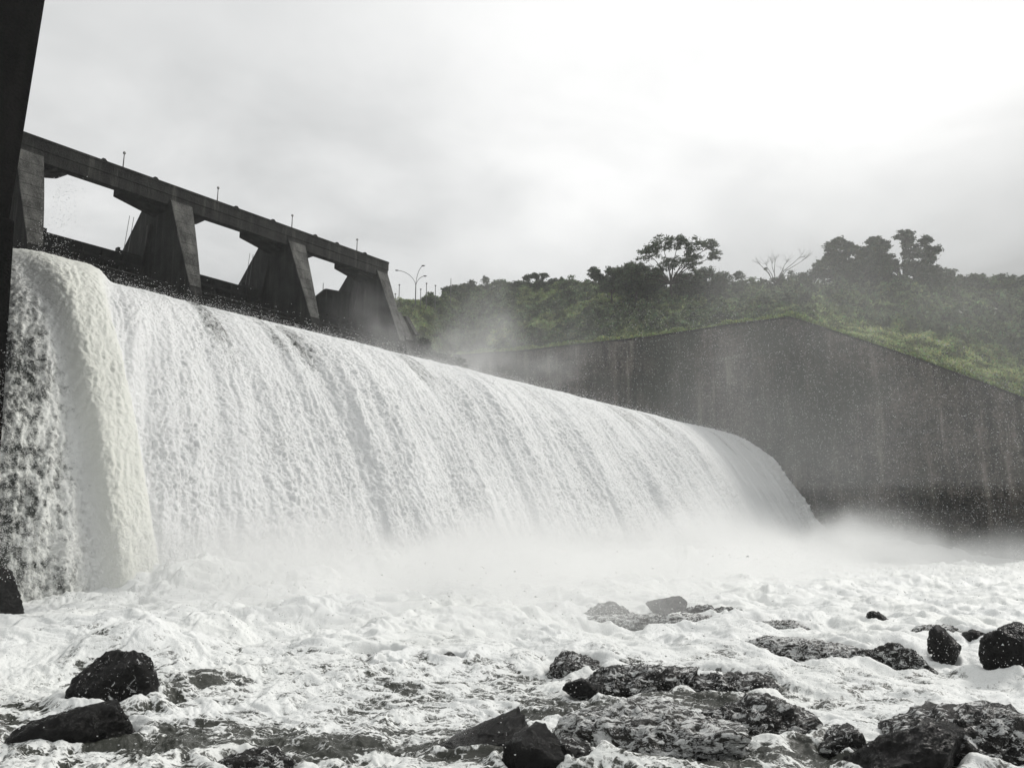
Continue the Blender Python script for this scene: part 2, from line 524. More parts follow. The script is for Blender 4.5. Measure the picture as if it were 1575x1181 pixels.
def make_fall():
    wr = np.concatenate([np.linspace(0, W_CREST - 8, 60, endpoint=False), np.linspace(W_CREST - 8, W_END, 520)])
    # column spacing grows with distance
    c = [12.0]
    while c[-1] < 141.0: c.append(c[-1] + 0.055 + 0.00115 * (c[-1] - 12))
    c = np.array(c); c[-1] = 141.0
    Cg, Wg = np.meshgrid(c, wr)
    d, z, nd, nz = prof(Wg)
    fall = sstep(Wg, W_CREST - 3, W_CREST + 16)                    # how far down the drop
    q = Cg + (0.20 - 0.16 * sstep(Cg, 24, 38)) * np.maximum(Wg - W_CREST, 0)                    # flow lines drift towards lower c
    # the flow-aligned noise coordinate is stretched down the slope
    low = fbm2(q * 0.16, Wg * 0.02, 11, 3)
    mid = fbm2(q * 0.60, Wg * 0.055, 21, 4)
    swx = perlin2(q * 0.45, Wg * 0.35, 31) * 0.5; swy = perlin2(q * 0.45, Wg * 0.35, 32) * 0.5
    puffs = fbm2(q * 2.0 + swx, Wg * 0.80 + swy, 41, 5, 0.64, billow=True)
    fine = fbm2(q * 6.5 + swx * 2, Wg * 3.2 + swy * 2, 51, 3, 0.6, billow=True)
    calm = sstep(Cg, 104, 118) * (1 - sstep(Cg, 131, 136))
    rough = (0.30 + 0.70 * fall) * (1 - 0.75 * calm)
    # broad lobes of white water that pour over darker, thinner water
    lobe = fbm2(q * 0.085, Wg * 0.010, 61, 2)
    jetc = 0
    disp = 0.9 * low * (0.05 + fall) + 0.42 * mid * (0.05 + fall) + (0.19 * puffs + 0.085 * fine) * rough * (0.85 + 1.2 * np.clip(0.3 + fbm2(q * 0.22, Wg * 0.09, 45, 3), 0, 1))
    disp += 0.85 * sstep(lobe, -0.13, 0.15) * sstep(Wg, W_CREST + 2, W_CREST + 13) * (1 - calm)
    disp -= 0.45 * (1 - sstep(Wg, W_CREST, W_CREST + 6))
    # the thick jet beside the tall pier
    jt = 1 - sstep(Wg, W_CREST - 4, W_CREST + 14)
    jc = 20.9 + 2.3 * jt
    jw = 1.6 + 2.2 * jt
    jet = np.exp(-np.abs((Cg - jc) / jw) ** 6)
    disp = disp * (1 - 0.5 * jet) + 0.05 * jet * puffs + jet * (0.6 + 1.2 * fall)
    disp += sstep(Cg, 135, 138.5) * (0.15 + 0.35 * fall) * (0.6 + puffs) - 0.8 * sstep(Cg, 110, 122) * fall
    keep = 1 - np.clip((Wg - (W_END - 2)) / 4, 0, 0.2)
    d = d + nd * disp * keep; z = z + nz * disp * keep
    X = Cg * CX + d * DX; Y = Cg * CY + d * DY
    strand = fbm2(q * 2.2, Wg * 0.10, 73, 4, 0.6)
    foam = 0.93 + 0.30 * low + 0.18 * mid + 0.16 * strand * (1 - calm)
    up = sstep(Wg, W_CREST + 0.2, W_CREST + 2.5) * (1 - sstep(Wg, W_CREST + 8, W_CREST + 15))
    spk = fbm2(q * 2.4, Wg * 1.3, 72, 4, 0.7)
    foam -= up * (1 - sstep(Cg, 44, 62)) * sstep(Cg, 25.5, 28) * (0.14 + 0.30 * fbm2(q * 0.35, Wg * 0.12, 71, 3) + 0.34 * spk)
    foam -= 0.26 * up * sstep(mid - low, 0.0, 0.4)
    foam -= 0.20 * sstep(-puffs, 0.25, 0.5) * (1 - calm)
    spk0 = fbm2(Cg * 1.1, Wg * 0.5, 83, 4, 0.65)
    foam = np.maximum(foam, jet * (0.80 + 0.25 * puffs + 0.35 * spk0))
    # thin, torn water on the pier side of the jet
    edge = 19.2
    thin = (1 - sstep(Cg, edge - 2.4, edge + 2.2)) * sstep(Wg, W_CREST + 0.3, W_CREST + 4.5)
    tear = 0.45 * fbm2(Cg * 0.6, Wg * 0.2, 81, 3) + 0.85 * fbm2(Cg * 2.6, Wg * 1.4, 82, 4, 0.7)
    foam = foam * (1 - thin) + thin * (0.44 + 0.70 * tear + 0.006 * (Wg - W_CREST))
    gone = sstep(Cg, 14.0, 15.4)
    foam *= 0.35 + 0.65 * gone
    foam -= 0.12 * (1 - sstep(Cg, 15.5, 18.5)) * thin
    seam = np.exp(-((Cg - (133.2 - 0.02 * (Wg - W_CREST))) / 1.1) ** 2) * fall * np.clip(0.55 + 1.2 * fbm2(Cg * 0.8, Wg * 0.5, 91, 3), 0, 1)
    foam -= 0.26 * seam
    foam = np.clip(foam, 0.02, 1.0)
    o = mesh_obj('water', np.stack([X, Y, z], -1).reshape(-1, 3), grid_faces(*Cg.shape), M_fall, smooth=True)
    o.name = 'waterfall'
    tag(o, 'white sheet of water pouring over the long spillway', 'waterfall', kind='structure')
    attr(o, 'foam', foam)
    cream = jet * 0.8 + 0.5 * thin
    attr(o, 'cream', np.clip(cream, 0, 1))
    return o


make_fall()

mb = MB()
pd = [(float(a), float(b)) for a, b in zip(*prof(np.linspace(0, W_END, 40))[:2])]
ol = [(a - 1.6, b - 1.4) for a, b in pd] + [(-43.0, -4), (-106, -4)]
mb.prism(ol, lambda a, b: W(5.0, a, b), lambda a, b: W(141.0, a, b))
o = mb.build('spillway', M_dark, origin=W(78, -60, 0))
tag(o, 'dark curved concrete spillway beneath the falling white water', 'spillway')

# ------------------------------------------------------------------ river: turbulent foam surface in front of the fall
ROCKS = []   # name key: x, y, w, h, depth, style ...
def rk(x, y, wd, h, dp, style, label, cat='rock', seed=0, rot=0.0, group=None, lift=0.0):
    ROCKS.append(dict(x=x, y=y, w=wd, h=h, dp=dp, style=style, label=label, cat=cat, seed=seed, rot=rot, group=group, lift=lift))


rk(-7.94, 16.6, 1.55, 1.30, 1.5, 'splash', 'domed black boulder speckled with white splashes at the left', 'boulder', 3)
rk(-7.25, 13.9, 2.15, 0.62, 1.2, 'rock', 'low jagged black boulder just below the domed boulder at the left', 'boulder', 5, 0.1)
rk(-3.9, 12.9, 1.35, 0.34, 0.9, 'half', 'low half drowned rock near the bottom edge left of centre', 'rock', 8)
rk(-3.65, 22.1, 1.6, 0.50, 1.3, 'veil', 'rounded rock hump wrapped in running foam, left of the thin upright rock', 'rock', 11)
rk(-3.05, 20.6, 0.62, 0.20, 0.5, 'half', 'tiny dark rock just below the foam wrapped hump', 'rock', 12)
rk(-1.62, 21.9, 0.85, 0.78, 0.6, 'half', 'small upright dark rock under a curling splash at the middle', 'rock', 77, 0.5)
rk(-0.40, 13.9, 1.55, 0.60, 0.9, 'wedge', 'pointed black rock with its tip rising to the right, bottom centre', 'rock', 17, 0.1)
rk(0.30, 12.75, 0.95, 0.46, 0.8, 'rock', 'small black rock at the bottom edge right below the pointed rock', 'rock', 19)
rk(0.92, 13.0, 0.90, 0.56, 0.9, 'half', 'craggy black rock at the bottom edge beside the streaked ledge', 'rock', 21)
rk(4.1, 35.2, 2.8, 0.70, 2.0, 'half', 'leftmost misty rock of the far dark reef', 'rock', 23)
rk(7.0, 37.5, 1.7, 0.65, 1.6, 'rock', 'topmost rock of the far dark reef in the mist', 'rock', 25)
rk(8.1, 35.7, 1.8, 0.75, 1.5, 'half', 'middle rock of the far dark reef in the mist', 'rock', 27)
rk(9.3, 35.1, 1.7, 0.65, 1.4, 'half', 'rightmost rounded rock of the far dark reef', 'rock', 29)
rk(5.9, 33.4, 6.4, 0.55, 2.4, 'veil', 'long low foam streaked ledge at the foot of the far reef', 'ledge', 31)
rk(1.6, 21.4, 1.7, 0.55, 1.8, 'half', 'rugged rock at the upper left end of the central ledge', 'rock', 33)
rk(2.8, 19.4, 3.0, 0.60, 2.6, 'half', 'broad rugged black ledge in the middle of the rapids', 'ledge', 35, 0.15)
rk(4.7, 18.9, 2.1, 0.55, 1.7, 'half', 'rugged black rock at the right end of the central ledge', 'rock', 37)
rk(1.6, 18.5, 0.8, 0.20, 0.8, 'rock', 'small dark rock poking out below the central ledge', 'rock', 39)
rk(2.35, 14.4, 3.6, 0.85, 3.2, 'veil', 'large sloping ledge streaked by thin white water, bottom centre right', 'ledge', 41, -0.2)
rk(4.2, 15.0, 1.9, 0.70, 1.7, 'half', 'rugged dark rock between the streaked ledge and the large glossy rock', 'rock', 43)
rk(4.95, 15.5, 0.9, 0.34, 0.8, 'rock', 'small flat dark rock above the large glossy rock', 'rock', 45)
rk(5.3, 13.7, 0.8, 0.50, 0.7, 'half', 'small foam washed rock at the left foot of the large glossy rock', 'rock', 47)
rk(8.6, 24.4, 4.0, 0.60, 3.0, 'veil', 'long sloping dark ledge washed by foam, right of centre', 'ledge', 49, -0.35)
rk(10.5, 23.0, 1.9, 0.72, 1.3, 'half', 'dark rock at the lower right end of the long washed ledge', 'rock', 51, -0.3)
rk(9.9, 31.6, 3.2, 0.36, 1.6, 'veil', 'thin low ledge between the far reef and the small capped rock', 'ledge', 53)
rk(14.5, 32.8, 1.0, 0.42, 0.8, 'rock', 'small dark cap of rock standing alone in far foam', 'rock', 55)
rk(15.0, 29.2, 2.2, 0.60, 1.4, 'veil', 'flat rock veiled by running foam behind the small round boulder', 'rock', 57)
rk(12.7, 24.5, 0.85, 0.60, 0.8, 'rock', 'small round grey boulder left of the boulder at the right edge', 'boulder', 59)
rk(15.6, 28.0, 0.8, 0.24, 0.6, 'rock', 'tiny flat rock behind the boulder at the right edge', 'rock', 61)
rk(13.25, 21.9, 2.2, 1.30, 1.8, 'rock', 'big dark boulder cut by the right edge of the view', 'boulder', 63, 0.1)
rk(7.5, 13.6, 3.0, 0.92, 1.9, 'half', 'large glossy black rock at the bottom right corner', 'boulder', 65, -0.25)
rk(6.0, 12.9, 1.6, 0.55, 1.2, 'slab', 'smooth glossy black rock leaning on the large one, bottom right', 'rock', 67)


def river_height(X, Y):
    """height of the foam surface and the foam amount"""
    c = X * CX + Y * CY; d = X * DX + Y * DY
    dist = np.hypot(X, Y)
    wx = fbm2(X * 0.30, Y * 0.30, 101, 3) * 1.6; wy = fbm2(X * 0.30, Y * 0.30, 102, 3) * 1.6
    h = 0.30 * fbm2(X * 0.10, Y * 0.10, 103, 3)
    far = sstep(dist, 13, 34)
    h = h + (0.10 + 0.75 * far) * fbm2((X + wx) * 0.22, (Y + wy) * 0.22, 104, 4, 0.5)
    puffs = fbm2((c + wx) * 0.95, (d + wy) * 0.60, 105, 6, 0.57, billow=True)
    h = h + 0.22 * fbm2((c + 1.5 * wx) * 0.30, (d + 1.5 * wy) * 0.55, 116, 2, 0.4)
    h = h + (0.085 + 0.09 * far) * puffs + 0.16 * fbm2((c + 2 * wx) * 0.33, (d + 2 * wy) * 0.22, 114, 3, 0.5, billow=True)
    # stringy ripples that run downstream near the camera
    fc = c + 0.6 * wx; fd = d + 0.6 * wy
    rip = 1 - np.abs(fbm2(fc * 1.5, fd * 0.7, 106, 4, 0.55)) * 2.4
    h = h + (0.075 * (1 - far)) * rip
    fine = fbm2((X + wx) * 4.5, (Y + wy) * 4.5, 107, 3, 0.6, billow=True)
    h = h + 0.028 * fine * (1 - 0.3 * far)
    # heaped foam at the foot of the fall
    hr = 2.0 + 1.6 * sstep(c, 90, 138) + 1.3 * fbm2(c * 0.06, d * 0.06, 108, 3)
    ridge = np.exp(-(np.maximum(d + 41.0, 0) / (7.0 + 11.0 * sstep(c, 112, 141))) ** 2)
    hr = hr * (0.15 + 0.85 * sstep(c, 15, 25)); h = h * (0.4 + 0.6 * np.maximum(1 - ridge, sstep(c, 15, 25)))
    h = h + ridge * (hr + 0.8 * (0.3 + 0.7 * sstep(c, 15, 25)) * fbm2((X + wx) * 0.35, (Y + wy) * 0.35, 109, 5, 0.5, billow=True))
    h = h + 0.9 * np.exp(-((d + 24) / 8.0) ** 2) * (0.7 + 1.3 * fbm2(X * 0.12, Y * 0.12, 110, 3)) * (1 - sstep(c, 45, 80))
    foam = 0.66 + 0.42 * far + 0.50 * fbm2((X + wx) * 0.45, (Y + wy) * 0.45, 111, 4) + 0.30 * puffs * (1 - 0.7 * far)
    foam = foam - 0.24 * (1 - sstep(rip, 0.0, 0.6)) * (1 - far)
    foam = foam + 0.3 * ridge
    # darker, browner pools near the camera
    pool = sstep(fbm2((X + wx) * 0.33, (Y + wy) * 0.5, 112, 3), 0.02, 0.28) * (1 - sstep(dist, 17, 24))
    foam = foam - 0.36 * pool
    # greener calmer water by the foot of the wall on the right
    cal = sstep(c, 118, 134) * sstep(d, -26, -14)
    h = h * (1 - 0.75 * cal); foam = foam - 0.30 * cal
    for r in ROCKS:
        ca, sa = math.cos(r['rot']), math.sin(r['rot'])
        ux = (X - r['x']) * ca + (Y - r['y']) * sa; uy = -(X - r['x']) * sa + (Y - r['y']) * ca
        q = np.sqrt((ux / (r['w'] * 0.5)) ** 2 + (uy / (r['dp'] * 0.5)) ** 2)
        m = q < 2.4
        ring = np.exp(-((q[m] - 1.12) / 0.30) ** 2)
        inside = np.exp(-(q[m] / 0.9) ** 4)
        h[m] = h[m] * (1 - 0.6 * inside) - 0.25 * inside + ring * (0.05 + 0.13 * r['h'])
        foam[m] = foam[m] + 0.22 * ring - (0.20 if r['cat'] == 'ledge' else 0.10) * np.exp(-((q[m] - 1.6) / 0.5) ** 2)
    return h, np.clip(foam, 0.03, 1.0)


def make_river():
    # rows of even angular height, columns of even bearing: fine near the viewer's bank, coarse far off
    ycl = np.concatenate([np.geomspace(8.5, 26, 560, endpoint=False), np.geomspace(26, 62, 330, endpoint=False), np.geomspace(62, 190, 130)])
    tt = np.linspace(-0.98, 0.98, 1250)
    T, Yg = np.meshgrid(tt, ycl)
    X = T * Yg; Y = Yg
    h, foam = river_height(X, Y)
    c = X * CX + Y * CY; d = X * DX + Y * DY
    v = np.stack([X, Y, h], -1).reshape(-1, 3)
    F = grid_faces(*T.shape)
    ok = ((d > -46) & (c < 142.5)).ravel()
    F = F[ok[F].all(1)]
    used = np.zeros(len(v), bool); used[F.ravel()] = True
    idx = np.cumsum(used) - 1
    o = mesh_obj('water', v[used], idx[F], M_river, smooth=True)
    tag(o, kind='structure')
    attr(o, 'foam', foam.ravel()[used])
    attr(o, 'cream', np.clip(0.5 + fbm2(X * 0.2, Y * 0.2, 120, 3), 0, 1).ravel()[used] * 0.25)


make_river()
# the river goes on to both sides and behind the viewer
m = [(-60, -80), (90, -80), (90, 8.6), (-60, 8.6)]
o = mesh_obj('river_surface', [(x, y, -0.12) for x, y in m], [(0, 1, 2, 3)], M_river)
tag(o, kind='structure'); attr(o, 'foam', np.full(4, 0.8)); attr(o, 'cream', np.full(4, 0.1))

# ------------------------------------------------------------------ rocks
import bmesh
_bm = bmesh.new(); bmesh.ops.create_icosphere(_bm, subdivisions=6, radius=1.0)
ICO = np.array([v.co[:] for v in _bm.verts]); ICOF = np.array([[v.index for v in f.verts] for f in _bm.faces]); _bm.free()


def make_rock(r):
    if r['style'] in ('veil', 'half'): r['h'] *= 0.72; r['lift'] -= 0.09
    rng = np.random.RandomState(r['seed'] + 100)
    n = ICO / np.linalg.norm(ICO, axis=1, keepdims=True)
    k = {'slab': 9, 'wedge': 10, 'rock': 16, 'splash': 20, 'half': 22, 'veil': 26}[r['style']]
    pl = rng.randn(k, 3); pl /= np.linalg.norm(pl, axis=1, keepdims=True)
    off = 0.72 + 0.28 * rng.rand(k)
    dd = n @ pl.T
    dist = np.where(dd > 0.05, off[None] / np.maximum(dd, 0.05), 9)
    ks = 34 if r['style'] in ('rock', 'slab', 'wedge', 'splash') else 16
    rad = -np.log(np.exp(-np.minimum(dist, 3) * ks).sum(1) + 1e-30) / ks          # soft minimum: worn facets
    rad = np.clip(rad, 0.3, 1.25)
    p = n * rad[:, None]
    amp = {'slab': 0.065, 'wedge': 0.07, 'rock': 0.09, 'splash': 0.07, 'half': 0.12, 'veil': 0.11}[r['style']]
    sc3 = np.array([r['w'] * 0.5, r['dp'] * 0.5, r['h']])
    ps = p * sc3
    big = fbm3(ps * 1.7 / max(0.6, r['h']) * 0.6, r['seed'], 4, 0.55)
    crag = fbm3(ps * 3.2, r['seed'] + 40, 5, 0.6, ridge=True)
    mag = min(r['w'], r['dp'] * 1.2, 2.2)
    ps = ps + n * (amp * mag * (0.8 * big + 0.75 * (crag - 0.45)))[:, None]
    ps[:, 2] = np.where(ps[:, 2] > 0, ps[:, 2], ps[:, 2] * 0.7)
    if r['style'] == 'wedge':
        t = ps[:, 0] / (r['w'] * 0.5)
        ps[:, 2] *= 0.62 + 0.62 * np.clip(t, -1, 1.1)
        ps[:, 0] += 0.18 * np.maximum(ps[:, 2], 0)
    if r['style'] == 'slab':
        t = ps[:, 0] / (r['w'] * 0.5)
        ps[:, 2] *= 0.9 + 0.25 * np.clip(t, -1, 1)
    ca, sa = math.cos(r['rot']), math.sin(r['rot'])
    q = ps.copy(); q[:, 0] = ps[:, 0] * ca - ps[:, 1] * sa; q[:, 1] = ps[:, 0] * sa + ps[:, 1] * ca
    q += np.array([r['x'], r['y'], 0.10 + r['lift']])
    mt = {'slab': M_rock, 'wedge': M_rock, 'rock': M_rock, 'splash': M_rock_spk, 'half': M_rock_half, 'veil': M_rock_veil}[r['style']]
    nm = {'boulder': 'boulder', 'ledge': 'rock_ledge', 'rock': 'rock'}[r['cat']]
    o = mesh_obj(nm, q, ICOF, mt, origin=(r['x'], r['y'], -0.1), smooth=True)
    tag(o, r['label'], r['cat'], 'rocks in the rapids')


for r in ROCKS: make_rock(r)
# dark rock at the foot of the tall pier
r = dict(x=W(13.3, -40.5, 0)[0], y=W(13.3, -40.5, 0)[1], w=4.6, h=1.7, dp=3.6, style='rock', label='black rock mass at the foot of the tall dark pier, far left', cat='rock', seed=91, rot=0.3, group=None, lift=0)
make_rock(r)

# ------------------------------------------------------------------ tall dark pier at the left
mb = MB()
def tri_box(mb, c0, c1, d0, d1, z0, z1, c1b, d1b):
    mb.hexa([W(c0, d0, z0), W(c1b, d0, z0), W(c1b, d1b, z0), W(c0, d1b, z0), W(c0, d0, z1), W(c1, d0, z1), W(c1, d1, z1), W(c0, d1, z1)])
tri_box(mb, -6, 15.9, -112, -46, 20, 60, 14.72, -46)
o_ = empty('tall_pier', W(8, -60, 0), 'tall black concrete pier rising out of view at the left edge', 'pier')
mb.build('shaft', M_dark, o_, bevel=0.15)
mb = MB(); tri_box(mb, -6.5, 14.85, -112.5, -45.6, -3, 20, 15.9, -45.0)
mb.build('footing', M_dark, o_, bevel=0.15)
mb = MB(); mb.box(14.7, 17.5, -95.5, -90, 43, 48.3)
mb.build('bearing_corbel', M_conc, o_, bevel=0.1)

# ------------------------------------------------------------------ gate piers
PIERS = [(29.3, 32.3, 'leftmost concrete bridge pier, beside the tall black pier'), (47.2, 50.2, 'second concrete bridge pier from the left'),
         (65.0, 68.0, 'third concrete bridge pier, between the second and third openings'), (82.0, 84.3, 'last concrete bridge pier, at the free end of the bridge')]
for c0, c1, lab in PIERS:
    e = empty('bridge_pier', W((c0 + c1) / 2, -95, 31), lab, 'pier', 'concrete piers carrying the gate bridge')
    cm = (c0 + c1) / 2; hw = (c1 - c0) / 2
    # side outline (d, z): slanted upstream and downstream edges
    ol = [(-93.2, 46.0), (-87.2, 32.4), (-86.9, 28.0), (-116, 28.0), (-113.5, 33.0), (-104.7, 41.4), (-100.2, 46.0)]
    mb = MB()
    def half(a, b, s):
        # the pier narrows towards its foot at the downstream nose
        nose = max(0.0, min(1.0, (a + 100) / 12.0)); low_ = max(0.0, min(1.0, (46 - b) / 13.0))
        return W(cm - 0.25 * nose * low_ + s * hw * (1 - 0.50 * nose * low_), a + 0, b)
    mb.prism(ol, lambda a, b: half(a, b, -1), lambda a, b: half(a, b, 1))
    mb.build('shaft', M_conc, e)
    # lit downstream face painted in as paler concrete, just proud of the shaft
    mb = MB()
    zz = np.linspace(45.4, 33.2, 9)
    for i in range(8):
        def P(zv, s, o_):
            dd = -93.2 + (46.0 - zv) / 13.6 * 6.0
            p = half(dd, zv, s * 0.97)
            return (p[0] + DX * o_, p[1] + DY * o_, zv)
        a, b = zz[i + 1], zz[i] - 0.05
        mb.hexa([P(a, -1, -0.1), P(a, 1, -0.1), P(a, 1, 0.12), P(a, -1, 0.12), P(b, -1, -0.1), P(b, 1, -0.1), P(b, 1, 0.12), P(b, -1, 0.12)])
    mb.build('nose_lit_face', M_conc_lit, e)
    # inclined trunnion beam ribs on the side
    mb = MB()
    mb.hexa([W(c0 - 0.35, -101.5, 31), W(c0 + 0.1, -101.5, 31), W(c0 + 0.1, -99.9, 31), W(c0 - 0.35, -99.9, 31),
             W(c0 - 0.22, -98.5, 43.2), W(c0 + 0.1, -98.5, 43.2), W(c0 + 0.1, -97.2, 43.2), W(c0 - 0.22, -97.2, 43.2)])
    mb.build('side_rib', M_conc, e)

# ------------------------------------------------------------------ the bridge
br = empty('gate_bridge', W(57, -97, 44), 'long dark concrete bridge running across the tops of the piers', 'bridge')
mb = MB(); mb.box(15.0, 84.6, -97.2, -93.0, 46.07, 47.25); mb.build('deck', M_conc, br, bevel=0.06)
mb = MB(); mb.box(15.0, 84.63, -93.28, -92.96, 47.25, 47.55); mb.build('kerb', M_conc, br)
mb = MB(); mb.box(15.0, 84.63, -97.25, -96.9, 47.25, 47.6); mb.build('kerb', M_conc, br)
for a, b in ((15.5, 29.3), (29.3, 47.2), (47.2, 65.0), (65.0, 84.5)):
    mb = MB(); mb.box(a, b - 0.01, -93.9, -93.05, 44.75, 46.07); mb.build('girder', M_conc, br, bevel=0.04)
for c0, c1, _ in PIERS:
    last = c0 > 80
    l = c0 - (5.2 if c0 > 40 else 1.0)
    ol = [(l, 46.05), (l, 45.2), (c0 - 1.4, 44.45), (c0, 44.2), (c1, 44.2), (c1 + 1.6, 44.7), (c1 + 3.0, 45.1), (c1 + 4.2, 46.05)]
    if last: ol = [(l, 46.05), (l, 45.2), (c0 - 1.4, 44.45), (c0, 44.2), (c1 - 0.1, 44.2), (c1 - 0.1, 46.05)]
    mb = MB(); mb.prism(ol, lambda a, b: W(a, -97.15, b), lambda a, b: W(a, -93.95, b))
    mb.build('haunch', M_conc, br, bevel=0.05)
for k, cc_ in enumerate((38.8, 45.2, 56.6, 62.5, 69.9, 74.0, 79.6)):
    mb = MB(); mb.prism([(cc_ - 0.38, 47.55), (cc_ + 0.38, 47.55), (cc_ + 0.12, 47.80), (cc_ - 0.18, 47.80)], lambda a, b: W(a, -93.9, b), lambda a, b: W(a, -93.0, b))
    mb.build('junction_box', M_conc, br)

for k, (cc_, nm_) in enumerate(((41.3, 'short lamp post nearest the tall pier on the bridge deck'), (54.0, 'second short lamp post along the bridge deck'),
                                (66.0, 'third short lamp post along the bridge deck'), (78.3, 'short lamp post near the free end of the bridge deck'))):
    base = W(cc_, -93.6, 47.25)
    e = empty('lamp_post', base, nm_, 'lamp post', 'short lamp posts on the bridge')
    mb = MB(); mb.tube([base, (base[0], base[1], 49.55)], [0.085, 0.055], 8); mb.build('pole', M_metal, e)
    mb = MB(); mb.ball((base[0], base[1], 49.68), 0.19, 1, 1, 1.0); mb.build('lamp_globe', M_lamp, e, smooth=True)

# ------------------------------------------------------------------ gates between the piers
for k, (a, b, lab) in enumerate(((32.3, 47.2, 'dark steel spillway gate in the leftmost opening'), (50.2, 65.0, 'dark steel spillway gate in the middle opening'),
                                 (68.0, 82.0, 'dark low spillway gate in the rightmost opening'))):
    e = empty('spillway_gate', W((a + b) / 2, -100, 31), lab, 'gate', 'gates between the bridge piers')
    mb = MB(); zt = 39.0 if k < 2 else 38.4
    zt2 = zt
    dl = -99.0
    # curved skin plate
    ol = []
    for i in range(9):
        th = i / 8; ol.append((dl - 1.6 * math.sin(th * math.pi), 30.5 + (zt - 30.5) * th))
    ol2 = [(p[0] - 0.25, p[1]) for p in ol[::-1]]
    mb.prism(ol + ol2, lambda u, v: W(a + 0.02, u, v), lambda u, v: W(b - 0.02, u, v)); mb.build('skin_plate', M_gate, e)
    mb = MB()
    n = 6
    for i in range(1, n):
        cc_ = a + (b - a) * i / n
        mb.box(cc_ - 0.12, cc_ + 0.12, dl - 1.4, dl + 0.35, 30.6, zt - 0.3)
    mb.build('stiffener', M_gate, e)
    mb = MB()
    for zq in (32.6, 35.2, 37.4): mb.box(a + 0.1, b - 0.1, dl - 1.3, dl + 0.55, zq, zq + 0.35)
    mb.build('beam', M_gate, e)
    mb = MB()
    if k < 2:
        mb.box(a, a + 3.3, dl - 0.6, dl + 0.1, zt, zt + 0.42); mb.build('walkway_block', M_gate, e)
        mb = MB(); mb.box(b - 3.2, b, dl - 0.6, dl + 0.1, zt, zt + 0.30); mb.box(b - 3.2, b - 2.9, dl - 0.6, dl + 0.1, zt + 0.3, zt + 0.6); mb.build('walkway_block', M_gate, e)
    else:
        mb.prism([(a + 3.8, zt), (b, zt), (b, zt + 4.5), (a + 9, zt + 4.0), (a + 6.9, zt + 2.0), (a + 3.8, zt + 1.3)], lambda u, v: W(u, dl - 0.8, v), lambda u, v: W(u, dl - 0.2, v))
        mb.build('side_screen', M_conc, e)
    if k < 2:
        for cc_ in (a + 0.9, b - 2.2):
            mb = MB()
            for s in (0.0, 0.55): mb.tube([W(cc_ + s, -99.6, zt - 0.2), W(cc_ + s + 0.25, -99.3, 44.3)], 0.035, 5)
            mb.build('hoist_cable', M_metal, e)

mb = MB()
for zq, dq in ((31.4, -89.6), (32.05, -89.9), (32.7, -90.2)):
    mb.tube([W(16, dq, zq + 0.9), W(84, dq, zq + 0.9)], 0.10, 6)
for i in range(24):
    cc_ = 17 + i * 2.9
    mb.tube([W(cc_, -90.3, 30.5), W(cc_, -89.6, 33.9)], 0.06, 5)
o = mb.build('pipe_rail', M_gate, origin=W(50, -90, 31))
tag(o, 'thin dark pipe railing running along the crest below the gates', 'railing')

mb = MB(); mb.box(15.5, 85, -96.8, -91.2, 28, 31.6)
o = mb.build('crest_sill', M_dark, origin=W(50, -94, 28), bevel=0.1)
tag(o, 'low dark concrete sill under the gates behind the falling water', 'sill')

# abutment right of the bridge
ab = empty('abutment', W(87, -96, 30), 'weathered concrete abutment with buttresses coloured as lit right of the last pier', 'abutment')
mb = MB()
mb.prism([(-93.6, 40.2), (-90.4, 33.5), (-90.4, 27), (-118, 27), (-118, 40.5), (-100, 41.2)], lambda a, b: W(84.35, a, b), lambda a, b: W(86.3, a, b))
mb.prism([(-94.6, 39.4), (-92.4, 34), (-92.4, 27), (-118, 27), (-118, 39.6)], lambda a, b: W(86.3, a, b), lambda a, b: W(91.5, a, b))
mb.build('core', M_conc, ab)
for a0, a1, zt, zb in ((86.6, 88.3, 40.0, 35.0), (89.1, 90.0, 39.6, 36.4)):
    mb = MB()
    dz_ = lambda zz_: -93.7 + (40 - zz_) * 0.42
    mb.hexa([W(a0 + 1.0, dz_(zb) - 0.9, zb), W(a1 + 1.1, dz_(zb) - 0.9, zb), W(a1 + 1.1, dz_(zb), zb), W(a0 + 1.0, dz_(zb), zb),
             W(a0, dz_(zt) - 0.9, zt), W(a1, dz_(zt) - 0.9, zt), W(a1, dz_(zt), zt), W(a0, dz_(zt), zt)])
    mb.build('buttress', M_conc_lit, ab, bevel=0.05)  # light on these faces is painted by the paler concrete

# ------------------------------------------------------------------ right side wall
WALLTOP = [(-150, 48.0), (-130, 47.2), (-110, 45.3), (-90, 44.2), (-76, 43.3), (-60, 43.0), (-47.6, 42.5), (-44, 40.7), (-28.4, 32.5), (-13.3, 23.9), (-4.0, 18.6), (10, 13.0), (30, 9.0)]
mb = MB()
ol = WALLTOP + [(30, -4), (-150, -4)]
mb.prism(ol, lambda a, b: W(141.0, a, b), lambda a, b: W(142.8, a, b))
sw = empty('side_wall', W(142, -60, 0), 'tall dark stained masonry wall closing the right side of the spillway', 'wall')
mb.build('wall_face', M_wall, sw)
mb = MB()
for (a, za), (b, zb) in zip(WALLTOP[:-1], WALLTOP[1:]):
    mb.hexa([W(140.8, a, za + 0.003), W(143.0, a, za + 0.003), W(143.0, b - 0.01, zb + 0.003), W(140.8, b - 0.01, zb + 0.003), W(140.8, a, za + 0.35), W(143.0, a, za + 0.35), W(143.0, b - 0.01, zb + 0.35), W(140.8, b - 0.01, zb + 0.35)])
mb.build('coping', M_conc, sw)

